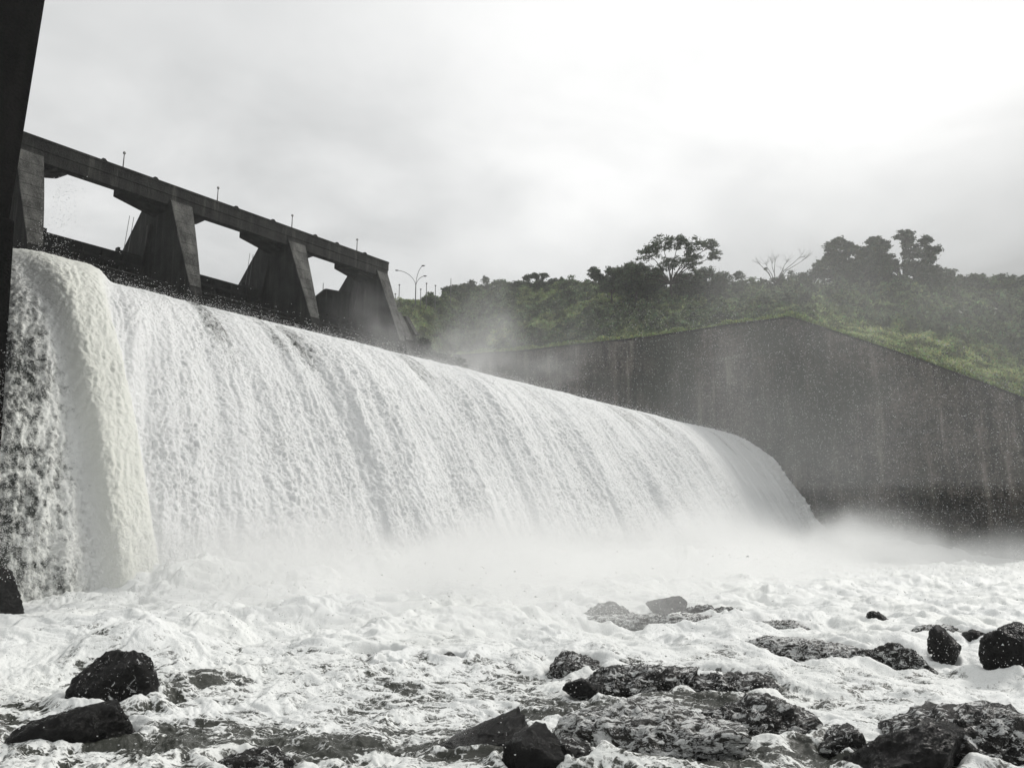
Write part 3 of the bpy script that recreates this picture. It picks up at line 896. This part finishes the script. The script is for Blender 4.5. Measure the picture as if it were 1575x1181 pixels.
# ------------------------------------------------------------------ hillside
def wt(d):
    return float(np.interp(d, [q[0] for q in WALLTOP], [q[1] for q in WALLTOP]))
base = [(-33.0, 140.0, 30.0), (-29.0, 160.0, 36.0), (-22.2, 180.0, 43.0)]
for dd in (-130, -115, -100, -88, -76, -65, -56, -47.6, -43, -36, -28.4, -20, -13.3, -4, 10, 30):
    p = W(142.9, dd, wt(dd) - 0.25); base.append(p)
crest = [(-37.5, 195.0, 59.5), (-31.7, 200.0, 61.7), (-25.6, 205.0, 65.1), (-16.5, 222.0, 73.2), (-8.2, 228.0, 76.4), (8.2, 226.0, 76.3), (21.1, 220.0, 74.6),
         (37.6, 208.0, 69.5), (54.3, 198.0, 65.4), (69.9, 192.0, 64.2), (79.6, 186.0, 63.0), (94.0, 180.0, 61.3), (105.6, 174.0, 58.7), (113.9, 170.0, 56.2), (127.9, 165.0, 53.5), (150, 150, 47), (170, 130, 40)]


def resample(P, n):
    P = np.array(P, float); s = np.concatenate([[0], np.cumsum(np.hypot(*np.diff(P[:, :2], axis=0).T))])
    u = np.linspace(0, s[-1], n)
    return np.stack([np.interp(u, s, P[:, k]) for k in range(3)], -1)


def by_bearing(P, az):
    P = np.array(P, float); a = P[:, 0] / P[:, 1]; o_ = np.argsort(a)
    return np.stack([np.interp(az, a[o_], P[o_, k]) for k in range(3)], -1)


NA, NR = 420, 110
azs = np.linspace(-0.2, 1.05, NA)
B_ = by_bearing(base, azs); C_ = by_bearing(crest, azs)
tv = np.linspace(0, 1, NR)
def hill_point(ai, t):
    """ai fractional column, t 0..1 up the slope"""
    i0 = np.clip(np.floor(ai).astype(int), 0, NA - 2); f = (ai - i0)[..., None]
    b = B_[i0] * (1 - f) + B_[i0 + 1] * f; c = C_[i0] * (1 - f) + C_[i0 + 1] * f
    p = b + (c - b) * t[..., None]
    p[..., 2] = b[..., 2] + (c[..., 2] - b[..., 2]) * (1.15 * t - 0.15 * t * t)
    lump = fbm2(p[..., 0] * 0.10, p[..., 1] * 0.10, 201, 4, 0.55)
    edge = np.minimum(1, t * 5)
    p[..., 2] += 2.2 * lump * edge
    return p


Ai, Tt = np.meshgrid(np.arange(NA, dtype=float), tv)
P = hill_point(Ai, Tt)
# carry the top back and down behind the crest, and a skirt below the base
back = P[-1].copy(); back[:, 1] += 25; back[:, 2] += 0.5
back2 = P[-1].copy(); back2[:, 1] += 160; back2[:, 0] *= 1.8; back2[:, 2] -= 30
sk = P[0].copy(); sk[:, 2] -= 45
P = np.concatenate([sk[None], P, back[None], back2[None]])
o = mesh_obj('hillside', P.reshape(-1, 3), grid_faces(*P.shape[:2]), M_soil, smooth=True)
tag(o, kind='structure')


def leaf_quads(centers, sizes, cols, rng, squash=1.0, wind=None, n_up=0.35):
    """one bent leaf-clump quad per centre -> verts, faces, colours"""
    n = len(centers)
    a = rng.randn(n, 3); a[:, 2] *= squash
    if wind is not None: a = a * 0.7 + np.array(wind)
    a /= np.linalg.norm(a, axis=1, keepdims=True)
    b = rng.randn(n, 3); b -= (b * a).sum(1, keepdims=True) * a; b /= np.linalg.norm(b, axis=1, keepdims=True)
    s = sizes[:, None]
    v = np.stack([centers - a * s, centers - b * s * 0.42, centers + a * s, centers + b * s * 0.42], 1)
    f = np.arange(n * 4).reshape(n, 4)
    return v.reshape(-1, 3), f, np.repeat(cols, 4, 0)


def foliage_cols(n, rng, base_c, var=0.35):
    k = 1 + var * rng.randn(n, 1)
    c = np.array(base_c)[None] * np.clip(k, 0.35, 2.2)
    c[:, 0] *= 1 + 0.15 * rng.randn(n); return np.clip(c, 0.004, 0.5)


def undergrowth():
    rng = np.random.RandomState(5)
    N = 290000
    ai = rng.rand(N) * (NA - 1.01); t = rng.rand(N) ** 0.9
    p = hill_point(ai, t)
    bush = fbm2(p[:, 0] * 0.22, p[:, 1] * 0.22, 211, 3, 0.6, billow=True)
    big = fbm2(p[:, 0] * 0.115, p[:, 1] * 0.115, 214, 3, 0.5, billow=True)
    hgt = np.clip(0.3 + 1.8 * (bush + 0.20) + 4.2 * np.clip(big + 0.12, 0, 1) * sstep(t, 0.15, 0.35) * (0.5 + 0.5 * sstep(p[:, 0], 20, 50)), 0.05, 5.5) * np.minimum(1, 0.25 + t * 3.5)
    # a strip of short grass and white flowers above the sloping wall on the right
    D = p[:, 0] * DX + p[:, 1] * DY
    strip = sstep(D, -50, -40) * (1 - sstep(t + 0.10 * fbm2(p[:, 0] * 0.08, p[:, 1] * 0.08, 212, 3), 0.20, 0.30))
    strip = np.maximum(strip, (1 - sstep(t, 0.02, 0.05)) * 0.9)
    patch = sstep(fbm2(p[:, 0] * 0.055, p[:, 1] * 0.055, 213, 3), 0.12, 0.28) * (0.75 - 0.45 * sstep(p[:, 0], 40, 70))
    patch = np.maximum(patch, np.exp(-(((p[:, 0] + 24) / 5) ** 2 + ((p[:, 1] - 195) / 12) ** 2)))   # bright grass by the abutment
    hgt = hgt * (1 - 0.75 * strip) * (1 - 0.4 * patch)
    p[:, 2] += hgt * rng.rand(N) ** 0.55
    dark = foliage_cols(N, rng, (0.080, 0.110, 0.055), 0.6)
    lite = foliage_cols(N, rng, (0.32, 0.40, 0.16), 0.4)
    k = np.clip(strip + patch * 0.7 + 0.12 * rng.randn(N), 0, 1)[:, None]
    col = dark * (1 - k) + lite * k
    fl = (rng.rand(N) < 0.05 * strip) & (t > 0.05)
    col[fl] = (0.6, 0.6, 0.55)
    tone = np.clip(1 + 1.6 * fbm2(p[:, 0] * 0.35, p[:, 1] * 0.35, 219, 3), 0.4, 2.0)
    col *= (tone * (0.8 + 0.4 * rng.rand(N)))[:, None]; col = np.clip(col, 0, 0.6)
    size = (0.38 + 0.40 * rng.rand(N)) * (1 - 0.35 * k[:, 0])
    size[fl] *= 0.7
    v, f, c = leaf_quads(p, size, col, rng)
    o = mesh_obj('undergrowth', v, f, M_leaf)
    colattr(o, 'tint', c)
    tag(o, 'dense low shrubs and grass covering the hillside above the side wall', 'undergrowth', kind='stuff')


undergrowth()

# grass fringe hanging over the coping
def wall_grass():
    rng = np.random.RandomState(15)
    N = 16000
    d = -132 + rng.rand(N) * 128
    zz = np.interp(d, [q[0] for q in WALLTOP], [q[1] for q in WALLTOP])
    dens = fbm2(d * 0.16, d * 0.03, 217, 4)
    keep = (dens + 0.25 * rng.randn(N)) > -0.12
    d = d[keep]; zz = zz[keep]; n = len(d)
    c = 141.0 + rng.rand(n) * 2.0
    z = zz + 0.3 + rng.rand(n) * 0.75 * np.clip(1 + 2 * dens[keep], 0.4, 1.8)
    p = np.stack([c * CX + d * DX, c * CY + d * DY, z], -1)
    col = foliage_cols(n, rng, (0.20, 0.26, 0.09), 0.35)
    v, f, cc2 = leaf_quads(p, 0.22 + 0.2 * rng.rand(n), col, rng, squash=1.6)
    o = mesh_obj('wall_top_grass', v, f, M_leaf)
    colattr(o, 'tint', cc2)
    tag(o, 'thin line of pale green grass growing along the top of the side wall', 'grass', kind='stuff')


wall_grass()

# ------------------------------------------------------------------ trees
def tree(base, clumps, label, seed, density=60, leaf=0.30, col=(0.070, 0.092, 0.052), name='tree', cat='tree', trunk_r=0.35, wind=None, fill=1.0, grow=1.0, group='trees on the hillside'):
    rng = np.random.RandomState(seed); random.seed(seed)
    bx, by, bz = base; bz -= 1.2
    e = empty(name, (bx, by, bz), label, cat, group)
    hmax = max(c[1] for c in clumps)
    mb = MB()
    fork = Vector((bx + 0.1, by, bz + 1.2 + 0.22 * hmax))
    mb.tube([(bx, by, bz), (bx + 0.05, by, bz + 0.6 + 0.1 * hmax), fork], [trunk_r, trunk_r * 0.85, trunk_r * 0.7], 8)
    cents = []
    for cx_, cz_, r_ in clumps:
        r_ = r_ * grow
        if r_ > 0:
            cy_ = rng.uniform(-0.45, 0.45) * max(abs(hmax) * 0.5, 2.0)
        else: cy_ = rng.uniform(-2.2, 2.2)
        cents.append((Vector((bx + cx_, by + cy_, bz + 1.2 + cz_)), r_))
    for q, r_ in cents:
        # each limb leaves the fork, bends up and ends inside its clump
        m1 = fork.lerp(q, 0.35) + Vector((random.uniform(-.3, .3), random.uniform(-.3, .3), 0.10 * (q - fork).length * (1 if q.z > fork.z else .3)))
        m2 = fork.lerp(q, 0.7) + Vector((random.uniform(-.3, .3), random.uniform(-.3, .3), 0.05 * (q - fork).length))
        k = trunk_r * 0.45
        mb.tube([fork, m1, m2, q], [k, k * 0.7, k * 0.45, k * 0.2], 6)
        for _ in range(7 if r_ == 0 else 5):
            rr = r_ if r_ > 0 else 1.7
            q2 = q + Vector((random.uniform(-1, 1), random.uniform(-1, 1), random.uniform(-0.5, 1))) * rr * 0.8
            s = m2.lerp(q, random.uniform(0.2, 1))
            mid_ = s.lerp(q2, 0.5) + Vector((random.uniform(-.2, .2),) * 3) * rr * 0.3
            mb.tube([s, mid_, q2], [k * 0.24, k * 0.17, k * 0.07], 5)
            if r_ == 0:
                for _ in range(3):
                    q3 = q2 + Vector((random.uniform(-1, 1), random.uniform(-1, 1), random.uniform(-0.2, 1))) * 0.8
                    mb.tube([mid_.lerp(q2, random.random()), q3], [k * 0.08, k * 0.04], 4)
    mb.build('trunk', M_bark, e, smooth=True)
    V = []; Cc = []; S = []
    for q, r_ in cents:
        if r_ <= 0: continue
        # sub-clumps on the shell of the clump, so gaps show between them
        ns = int(14 + 8 * r_ * fill)
        for _ in range(ns):
            v = rng.randn(3); v /= np.linalg.norm(v); v[2] = v[2] * 0.75 + 0.1
            sc_ = np.array(q) + v * r_ * rng.uniform(0.35, 0.95)
            sr = rng.uniform(0.26, 0.60) * min(r_, 2.3) * 0.62
            n = int(density * sr * sr * 2.2) + 8
            pts = rng.randn(n, 3) * sr * np.array([1, 1, 0.55]) * 0.62 + sc_
            V.append(pts); tone = rng.uniform(0.6, 1.5)
            Cc.append(foliage_cols(n, rng, col, 0.3) * tone); S.append(leaf * (0.7 + 0.6 * rng.rand(n)))
    if V:
        v, f, c = leaf_quads(np.concatenate(V), np.concatenate(S), np.concatenate(Cc), rng, 0.5, wind)
        o = mesh_obj('crown', v, f, M_leaf, e)
        colattr(o, 'tint', c)
    return e


tree((38.4, 185.0, 60.7), [(-5.0, 10.3, 2.8), (-7.3, 7.9, 2.5), (-1.9, 12.2, 2.6), (2.0, 13.2, 2.6), (5.9, 11.9, 2.9), (9.8, 12.0, 1.8), (10.6, 9.5, 2.0), (4.4, 8.7, 3.5), (-0.3, 7.9, 2.6),
      (-3.4, 5.9, 2.6), (-8.9, 5.6, 2.5), (7.5, 6.4, 3.3), (12.1, 4.0, 2.6), (2.8, 4.8, 2.4), (16.0, 4.3, 1.7), (-10.8, 4.0, 2.0)],
     'broad spreading tree with an airy umbrella crown, middle of the hill', 1, 34, 0.27, fill=0.62, grow=1.0, wind=(0.5, 0, 0.25), trunk_r=0.42)
tree((25.3, 195.0, 62.8), [(-4.1, 7.0, 1.5), (0.8, 6.0, 2.0), (4.1, 6.9, 2.3), (7.4, 6.0, 2.3), (-0.8, 3.5, 2.3), (3.3, 3.5, 2.6), (8.2, 3.5, 3.0), (-2.5, 5.2, 1.4), (11.0, 5.0, 2.4)],
     'lower bushy tree adjoining the left side of the umbrella crowned tree', 2, 60, 0.32, grow=1.3)
tree((78.4, 180.0, 60.0), [(-1.8, 11.1, 1.8), (0.0, 12.4, 1.5), (1.5, 10.0, 1.8), (-2.3, 8.5, 2.1), (0.8, 7.7, 2.7), (-4.5, 7.0, 1.5), (-5.3, 3.9, 2.7), (-1.5, 3.9, 3.0), (3.0, 4.6, 3.0), (-9.1, 2.8, 2.1), (4.5, 7.7, 1.8)],
     'dense leafy tree just left of the tallest tree on the hill', 3, 44, 0.36, grow=1.3, col=(0.072, 0.090, 0.055))
tree((91.2, 178.0, 59.3), [(-4.5, 13.8, 1.3), (-5.2, 11.0, 2.4), (-2.2, 11.9, 1.2), (-3.3, 8.4, 2.4), (-7.5, 9.9, 1.8), (0.7, 13.0, 1.8), (3.3, 13.4, 1.5), (4.5, 11.5, 1.3), (2.2, 9.2, 2.2), (7.5, 10.2, 1.5), (8.5, 8.7, 1.0),
      (5.2, 7.6, 1.5), (-0.7, 6.9, 1.6), (-4.5, 4.6, 2.7), (1.5, 5.3, 2.2), (6.0, 4.6, 2.1), (7.5, 2.8, 2.1), (-2.2, 1.5, 2.7), (3.0, 1.8, 2.7)],
     'tallest tree on the hill with big clustered leaves, right of centre', 4, 44, 0.36, grow=1.2, col=(0.072, 0.090, 0.055), fill=0.8)
tree((7.1, 222.0, 74.6), [(-2.4, 2.7, 1.5), (0.0, 3.7, 1.5), (2.4, 3.1, 1.3), (0.9, 1.8, 1.5)], 'small flat topped tree alone on the ridge left of centre', 5, 60, 0.28, trunk_r=0.2)
tree((-7.8, 225.0, 75.0), [(-0.2, 3.6, 1.0), (0.2, 2.2, 1.4), (2.5, 2.0, 1.1)], 'small slender tree on the left part of the ridge', 6, 40, 0.22, trunk_r=0.12)
tree((103.4, 172.0, 56.7), [(-3.6, 1.4, 2.3), (-0.7, 2.6, 2.0), (1.4, 3.6, 1.3), (2.9, 4.2, 0.9), (2.2, 1.9, 2.3), (5.8, 1.4, 2.0), (-5.8, 1.1, 2.0)],
     'wind swept bushy tree leaning right near the right end of the ridge', 7, 60, 0.34, grow=1.35, wind=(0.9, 0, 0.35))
tree((112.7, 170.0, 55.2), [(-0.4, 1.6, 1.3), (1.0, 2.0, 1.4), (2.4, 1.4, 1.7), (4.6, 1.6, 2.2)], 'low rounded tree at the right edge of the ridge', 8, 60, 0.32, grow=1.5, col=(0.04, 0.055, 0.026))
tree((30.5, 188.0, 62.0), [(0, 3.5, 2.6), (2.5, 2.2, 2.6), (-2.5, 2.0, 2.4), (5.0, 2.6, 2.2)], 'dense bushy tree filling the gap left of the umbrella crowned trunk', 10, 50, 0.32, grow=1.45)
tree((44.5, 186.0, 60.4), [(0, 3.0, 2.8), (3.0, 3.8, 2.4), (-3.0, 2.4, 2.4), (6.0, 2.4, 2.6), (9.0, 1.6, 2.4)], 'dense dark bushy tree under the right side of the umbrella crown', 11, 50, 0.32, grow=1.45)
tree((84.6, 180.0, 60.0), [(0, 3.2, 3.0), (-2.6, 5.6, 2.4), (2.4, 5.4, 2.4), (0.5, 7.6, 2.0), (-5.0, 2.2, 2.6), (4.4, 2.0, 2.6)], 'rounded leafy tree between the dense tree and the tallest tree', 12, 50, 0.34, grow=1.5)
tree((98.6, 177.0, 58.6), [(0, 3.0, 2.8), (-3.0, 4.6, 2.4), (3.0, 2.6, 2.4), (-0.6, 5.4, 1.6), (5.8, 2.0, 2.4)], 'broad leafy tree sloping down right of the tallest tree', 13, 50, 0.34, grow=1.5)
tree((108.0, 172.0, 56.2), [(0, 2.4, 2.6), (-2.6, 2.0, 2.4), (2.4, 3.0, 2.2), (5.0, 1.8, 2.4)], 'low broad tree between the wind swept tree and the right edge tree', 14, 50, 0.34, grow=1.6)
tree((63.7, 185.0, 61.2), [(-2.6, 7.5, 0.0), (-0.3, 8.3, 0.0), (0.6, 9.1, 0.0), (3.3, 8.3, 0.0), (6.7, 9.6, 0.0), (8.3, 9.1, 0.0), (-4.2, 8.3, 0.0), (2.0, 5.9, 0.0), (-8.1, 3.4, 0.0), (4.7, 5.4, 0.0), (-2.4, 5.8, 0.45)],
     'bare leafless tree with thin forking branches between the leafy trees', 9, 30, 0.2, trunk_r=0.28)
# bushes along the skyline
SKY_B = [(-22, 207, 66.0, 1.8), (-16.8, 221, 73.3, 2.2), (-12.4, 225, 75.0, 2.4), (-3, 227, 76.2, 2.2), (3.0, 227, 76.2, 2.4), (12.5, 224, 75.8, 2.0), (17.5, 221, 75.0, 2.6), (47.5, 200, 66.5, 3.0), (55, 197, 65.6, 2.4),
         (60, 194, 65.0, 2.6), (69, 191, 64.6, 3.0), (98.5, 176, 60.6, 2.8), (109, 171, 57.8, 2.6), (119, 168, 55.8, 3.0)]
BL = ['rounded shrub beside the lamp posts at the left end of the ridge', 'rounded shrub where the ridge levels off, right of the lamp posts', 'bushy shrub left of the small slender tree', 'bushy shrub right of the small slender tree',
      'shrub just left of the small flat topped tree', 'shrub just right of the small flat topped tree', 'large shrub left of the lower bushy tree', 'large shrub right below the umbrella crowned tree',
      'rounded shrub left of the bare tree', 'shrub at the foot of the bare tree', 'large shrub right of the bare tree', 'large shrub right of the tallest tree',
      'shrub behind the wind swept tree', 'large shrub beyond the low rounded tree at the right edge']
for i, ((x, y, z, r_), lab) in enumerate(zip(SKY_B, BL)):
    tree((x, y, z - 1.0), [(-r_ * 0.7, 0.9, r_ * 0.7), (0, 1.6, r_ * 0.75), (r_ * 0.75, 0.8, r_ * 0.65), (r_ * 1.4, 0.3, r_ * 0.5)], lab, 30 + i, 55, 0.32, grow=1.35 if x < 60 else 1.7, name='shrub', cat='shrub', trunk_r=0.10, group='shrubs along the ridge',
         col=(0.065, 0.088, 0.048) if i % 3 else (0.10, 0.14, 0.06))
# dark bush below the abutment
p = W(93.5, -97, 0)
tree((p[0], p[1], 31.5), [(0, 1.5, 2.0), (1.6, 3.2, 1.8), (3.2, 2.0, 2.2), (5.6, 1.6, 2.2), (2.6, 4.6, 1.4), (-0.6, 3.4, 1.3), (7.5, 0.8, 2.0)], 'dark bush growing against the foot of the lit-toned buttresses', 60, 75, 0.24, name='bush', cat='bush', trunk_r=0.15, col=(0.022, 0.030, 0.020), group='shrubs along the ridge')

# ------------------------------------------------------------------ street lamp and posts on the ridge
e = empty('street_lamp', (-25.2, 200, 62.5), 'tall street lamp with three curved arms on the ridge right of the bridge', 'street lamp')
mb = MB(); mb.tube([(-25.2, 200, 62.5), (-25.2, 200, 68.2)], [0.16, 0.12], 8); mb.build('pole', M_metal, e)
for ex, ey, ez, rise in ((-30.3, 200, 72.3, 1), (-23.2, 198.6, 73.1, 1), (-22.9, 200.5, 70.9, 0.6)):
    pts = []
    for i in range(9):
        t = i / 8
        pts.append((-25.2 + (ex + 25.2) * (t ** 1.6), 200 + (ey - 200) * t, 68.0 + (ez - 68.0) * (1 - (1 - t) ** 1.7)))
    mb = MB(); mb.tube(pts, 0.07, 6); a_ = mb.build('arm', M_metal, e)
    mb = MB(); mb.ball((ex, ey, ez), 0.45, 1.1, 0.6, 0.35); mb.build('lamp_head', M_gate, e, smooth=True)
POSTS = [(-30.65, 66.2, 'small lamp post nearest the bridge, first of the row on the ridge'), (-29.65, 68.7, 'taller lamp post with a dark foot, second of the row on the ridge'), (-24.0, 67.5, 'short lamp post directly right of the three armed street lamp'),
         (-22.5, 69.1, 'slim lamp post third from the right end of the row'), (-20.15, 68.5, 'slim lamp post second from the right end of the row'), (-16.1, 70.6, 'plain post at the right end of the row, rising behind the shrubs'),
         (-49.2, 68.7, 'thin post seen through the rightmost opening under the bridge')]
for x, zt, lab in POSTS:
    y = 201.0
    if x < -40: y = 199
    z0 = zt - 7.0
    e = empty('post', (x, y, z0), lab, 'post', 'posts along the road on the ridge')
    mb = MB(); mb.tube([(x, y, z0), (x, y, zt - 0.2)], [0.12, 0.09], 6); mb.build('pole', M_metal, e)
    if x > -40 and x != -16.1:
        mb = MB(); mb.ball((x, y, zt - 0.05), 0.24, 1, 1, 0.8); mb.build('lamp_head', M_gate, e, smooth=True)

# ------------------------------------------------------------------ spray: flying droplets
def droplets():
    rng = np.random.RandomState(77)
    P = []; S = []
    def put(c, d, z, s): P.append(np.stack([c * CX + d * DX, c * CY + d * DY, z], -1)); S.append(s)
    # a) above the lip of the fall
    n = 3500; c = 22 + 60 * rng.rand(n) ** 1.3; wq = W_CREST - 8 + rng.rand(n) * 16
    d, z, nd, nz = prof(wq); burst = np.clip(fbm2(c * 0.35, c * 0.01, 301, 4) * 2.5 + 0.5, 0.05, 1.6)
    hh = rng.exponential(0.30, n) * burst - 0.25
    put(c, d + nd * hh, z + nz * hh, 0.007 + 0.010 * rng.rand(n) + c * 0.00012)
    # b) over the face of the fall
    n = 40000; c = 14.5 + 120 * rng.rand(n) ** 1.6; wq = W_CREST + 5 + rng.rand(n) * (W_END - W_CREST - 7)
    d, z, nd, nz = prof(wq); hh = 0.6 + rng.exponential(0.35, n)
    put(c, d + nd * hh, z + nz * hh, 0.008 + 0.014 * rng.rand(n) + c * 0.00014)
    # c) the boiling foot
    n = 42000; c = 12 + 126 * rng.rand(n) ** 1.25; d = -43 + rng.exponential(7.0, n)
    z = 0.8 + 2.2 * np.exp(-((d + 41) / 8) ** 2) + rng.exponential(0.7, n)
    put(c, d, z, 0.007 + 0.012 * rng.rand(n) + c * 0.00016)
    # d) thrown across the air in front of the side wall and the hill
    n = 20000; c = 66 + 72 * rng.rand(n); d = -62 + 56 * rng.rand(n); z = 4 + 36 * rng.rand(n) ** 1.1
    keep = z < 2 + np.interp(d, [q[0] for q in WALLTOP], [q[1] for q in WALLTOP]) * (0.35 + 0.65 * c / 141.0)
    c, d, z = c[keep], d[keep], z[keep]; n = len(c)
    put(c, d, z, 0.008 + 0.016 * rng.rand(n) ** 3 + 0.00013 * c)
    # e) close spray over the rapids
    n = 9000; x = (rng.rand(n) - 0.5) * 26; y = 12 + 22 * rng.rand(n) ** 0.8; z = 0.25 + rng.exponential(0.35, n)
    P.append(np.stack([x, y, z], -1)); S.append(0.004 + 0.006 * rng.rand(n))
    # f) by the tall pier
    n = 9000; c = 13.2 + 4.0 * rng.rand(n); zz = 0.5 + 22 * rng.rand(n) ** 1.3; d = -44.2 + 3.2 * rng.randn(n) * 0.3
    put(c, d, zz * np.clip((c - 12.8) / 3.2, 0.2, 1), 0.008 + 0.012 * rng.rand(n))
    P = np.concatenate(P); S = np.concatenate(S); n = len(P)
    T = np.array([(1, 1, 1), (1, -1, -1), (-1, 1, -1), (-1, -1, 1)], float) * 0.8
    ang = rng.rand(n) * 6.28; ca, sa = np.cos(ang), np.sin(ang)
    st = rng.uniform(0.8, 1.9, n)
    V = np.zeros((n, 4, 3))
    for k in range(4):
        V[:, k, 0] = (T[k, 0] * ca - T[k, 1] * sa) * S * st; V[:, k, 1] = (T[k, 0] * sa + T[k, 1] * ca) * S; V[:, k, 2] = T[k, 2] * S
    V += P[:, None]
    b = (np.arange(n) * 4)[:, None, None]
    F = (np.array([(0, 1, 2), (0, 3, 1), (0, 2, 3), (1, 3, 2)])[None] + b).reshape(-1, 3)
    o = mesh_obj('spray_droplets', V.reshape(-1, 3), F, M_drop)
    tag(o, 'flying white water droplets thrown up by the waterfall', 'spray', kind='stuff')


droplets()

# ------------------------------------------------------------------ mist (volumes) and haze
def mist(name, c0, c1, d0, d1, z0, z1, dens, label, nscale=0.12, top=1.0, thr=(0.40, 0.66), fade=0.25, cfade=0.2):
    """soft box of drifting spray, and of added haze at the hill; object coordinates run 0..1 along c, d, z"""
    me = bpy.data.meshes.new(name)
    v = [(0, 0, 0), (1, 0, 0), (1, 1, 0), (0, 1, 0), (0, 0, 1), (1, 0, 1), (1, 1, 1), (0, 1, 1)]
    me.from_pydata(v, [], [(0, 3, 2, 1), (4, 5, 6, 7), (0, 1, 5, 4), (1, 2, 6, 5), (2, 3, 7, 6), (3, 0, 4, 7)])
    o = bpy.data.objects.new(name, me); COL.objects.link(o)
    lc, ld, lz = c1 - c0, d1 - d0, z1 - z0
    p0 = W(c0, d0, z0)
    o.matrix_world = Matrix(((CX * lc, DX * ld, 0, p0[0]), (CY * lc, DY * ld, 0, p0[1]), (0, 0, lz, p0[2]), (0, 0, 0, 1)))
    m = bpy.data.materials.new(name); m.use_nodes = True
    t = NT(m.node_tree)
    tcx = t.add('ShaderNodeTexCoord')
    ox, oy, oz = t.sep(tcx.outputs['Object'])
    pos = t.scale(tcx.outputs['Object'], lc * nscale, ld * nscale, lz * nscale * 1.2)
    n = t.noise(pos, 1.0, 4, 0.6, 0.3)
    dn = t.mapr(n, thr[0], thr[1], 0.0, 1.0, True)
    flat = t.scale(tcx.outputs['Object'], lc * nscale * 0.8, ld * nscale * 0.8, 0.0)
    tp = t.mapr(t.noise(flat, 1.0, 4, 0.6, 0.4), 0.36, 0.66, 0.22 * top, 1.0 * top)
    hz = t.mapr(t.math('DIVIDE', oz, tp), 0.15, 1.0, 1.0, 0.0, True)
    hz = t.math('MULTIPLY', hz, t.mapr(oz, 0.75, 1.0, 1.0, 0.0, True))
    ed = t.math('MULTIPLY', t.mapr(oy, 0.0, 0.06, 0.0, 1.0), t.mapr(oy, 1 - fade * 2, 1.0, 1.0, 0.0, True))
    ec = t.math('MULTIPLY', t.mapr(ox, 0.0, cfade, 0.0, 1.0, True), t.mapr(ox, 1 - cfade, 1.0, 1.0, 0.0, True))
    den = t.math('MULTIPLY', t.math('MULTIPLY', dn, hz), t.math('MULTIPLY', ed, ec))
    den = t.math('MULTIPLY', den, dens)
    vs = t.add('ShaderNodeVolumePrincipled')
    vs.inputs['Color'].default_value = (0.995, 0.998, 0.995, 1)
    vs.inputs['Anisotropy'].default_value = 0.25
    t.l.new(den, vs.inputs['Density'])
    oo = t.add('ShaderNodeOutputMaterial'); t.l.new(vs.outputs[0], oo.inputs['Volume'])
    me.materials.append(m)
    tag(o, label, 'mist', kind='stuff')
    return o


mist('foot_mist', 17, 141, -50, -14, 0.0, 9.5, 0.17, 'white mist boiling along the foot of the waterfall', 0.11, 1.0, (0.34, 0.60), 0.3, 0.05)
mist('crest_mist', 62, 118, -94, -66, 24.5, 48, 0.06, 'grey puff of spray drifting past the last bridge pier', 0.10, 1.2, (0.40, 0.62), 0.2, 0.3)
mist('wall_mist', 95, 140.5, -64, -20, 6, 48, 0.008, 'thin veil of spray drifting in front of the side wall', 0.06, 1.3, (0.35, 0.65), 0.2, 0.2)
mist('plume_mist', 19, 66, -43, -20, 0, 9.5, 0.20, 'billowing white spray in front of the left half of the waterfall foot', 0.14, 1.0, (0.34, 0.60), 0.2, 0.15)
mist('rapids_mist', 14, 66, -38, -12, 0, 4.2, 0.12, 'low white spray drifting over the upper rapids', 0.13, 1.0, (0.32, 0.60), 0.15, 0.12)
mist('hill_haze', 100, 185, -150, 5, 10, 88, 0.0065, 'faint haze volume added before the hillside to pale it', 0.03, 1.4, (0.30, 0.60), 0.1, 0.15)  # extra local haze, added to lighten the distant hill
mist('wall_foot_mist', 108, 141, -44, 2, 0, 8, 0.07, 'low spray along the foot of the side wall', 0.10, 1.0, (0.32, 0.58), 0.2, 0.1)

me = bpy.data.meshes.new('haze')
x0, x1, y0, y1, z0, z1 = -1000, 1000, -400, 1600, -4, 110
v = [(x0, y0, z0), (x1, y0, z0), (x1, y1, z0), (x0, y1, z0), (x0, y0, z1), (x1, y0, z1), (x1, y1, z1), (x0, y1, z1)]
me.from_pydata(v, [], [(0, 3, 2, 1), (4, 5, 6, 7), (0, 1, 5, 4), (1, 2, 6, 5), (2, 3, 7, 6), (3, 0, 4, 7)])
o = bpy.data.objects.new('haze', me); COL.objects.link(o); tag(o, kind='stuff')
m = bpy.data.materials.new('haze'); m.use_nodes = True
t = NT(m.node_tree)
vs = t.add('ShaderNodeVolumePrincipled')
vs.inputs['Color'].default_value = (0.96, 0.98, 0.98, 1); vs.inputs['Density'].default_value = 0.00025; vs.inputs['Anisotropy'].default_value = 0.2
oo = t.add('ShaderNodeOutputMaterial'); t.l.new(vs.outputs[0], oo.inputs['Volume'])
me.materials.append(m)
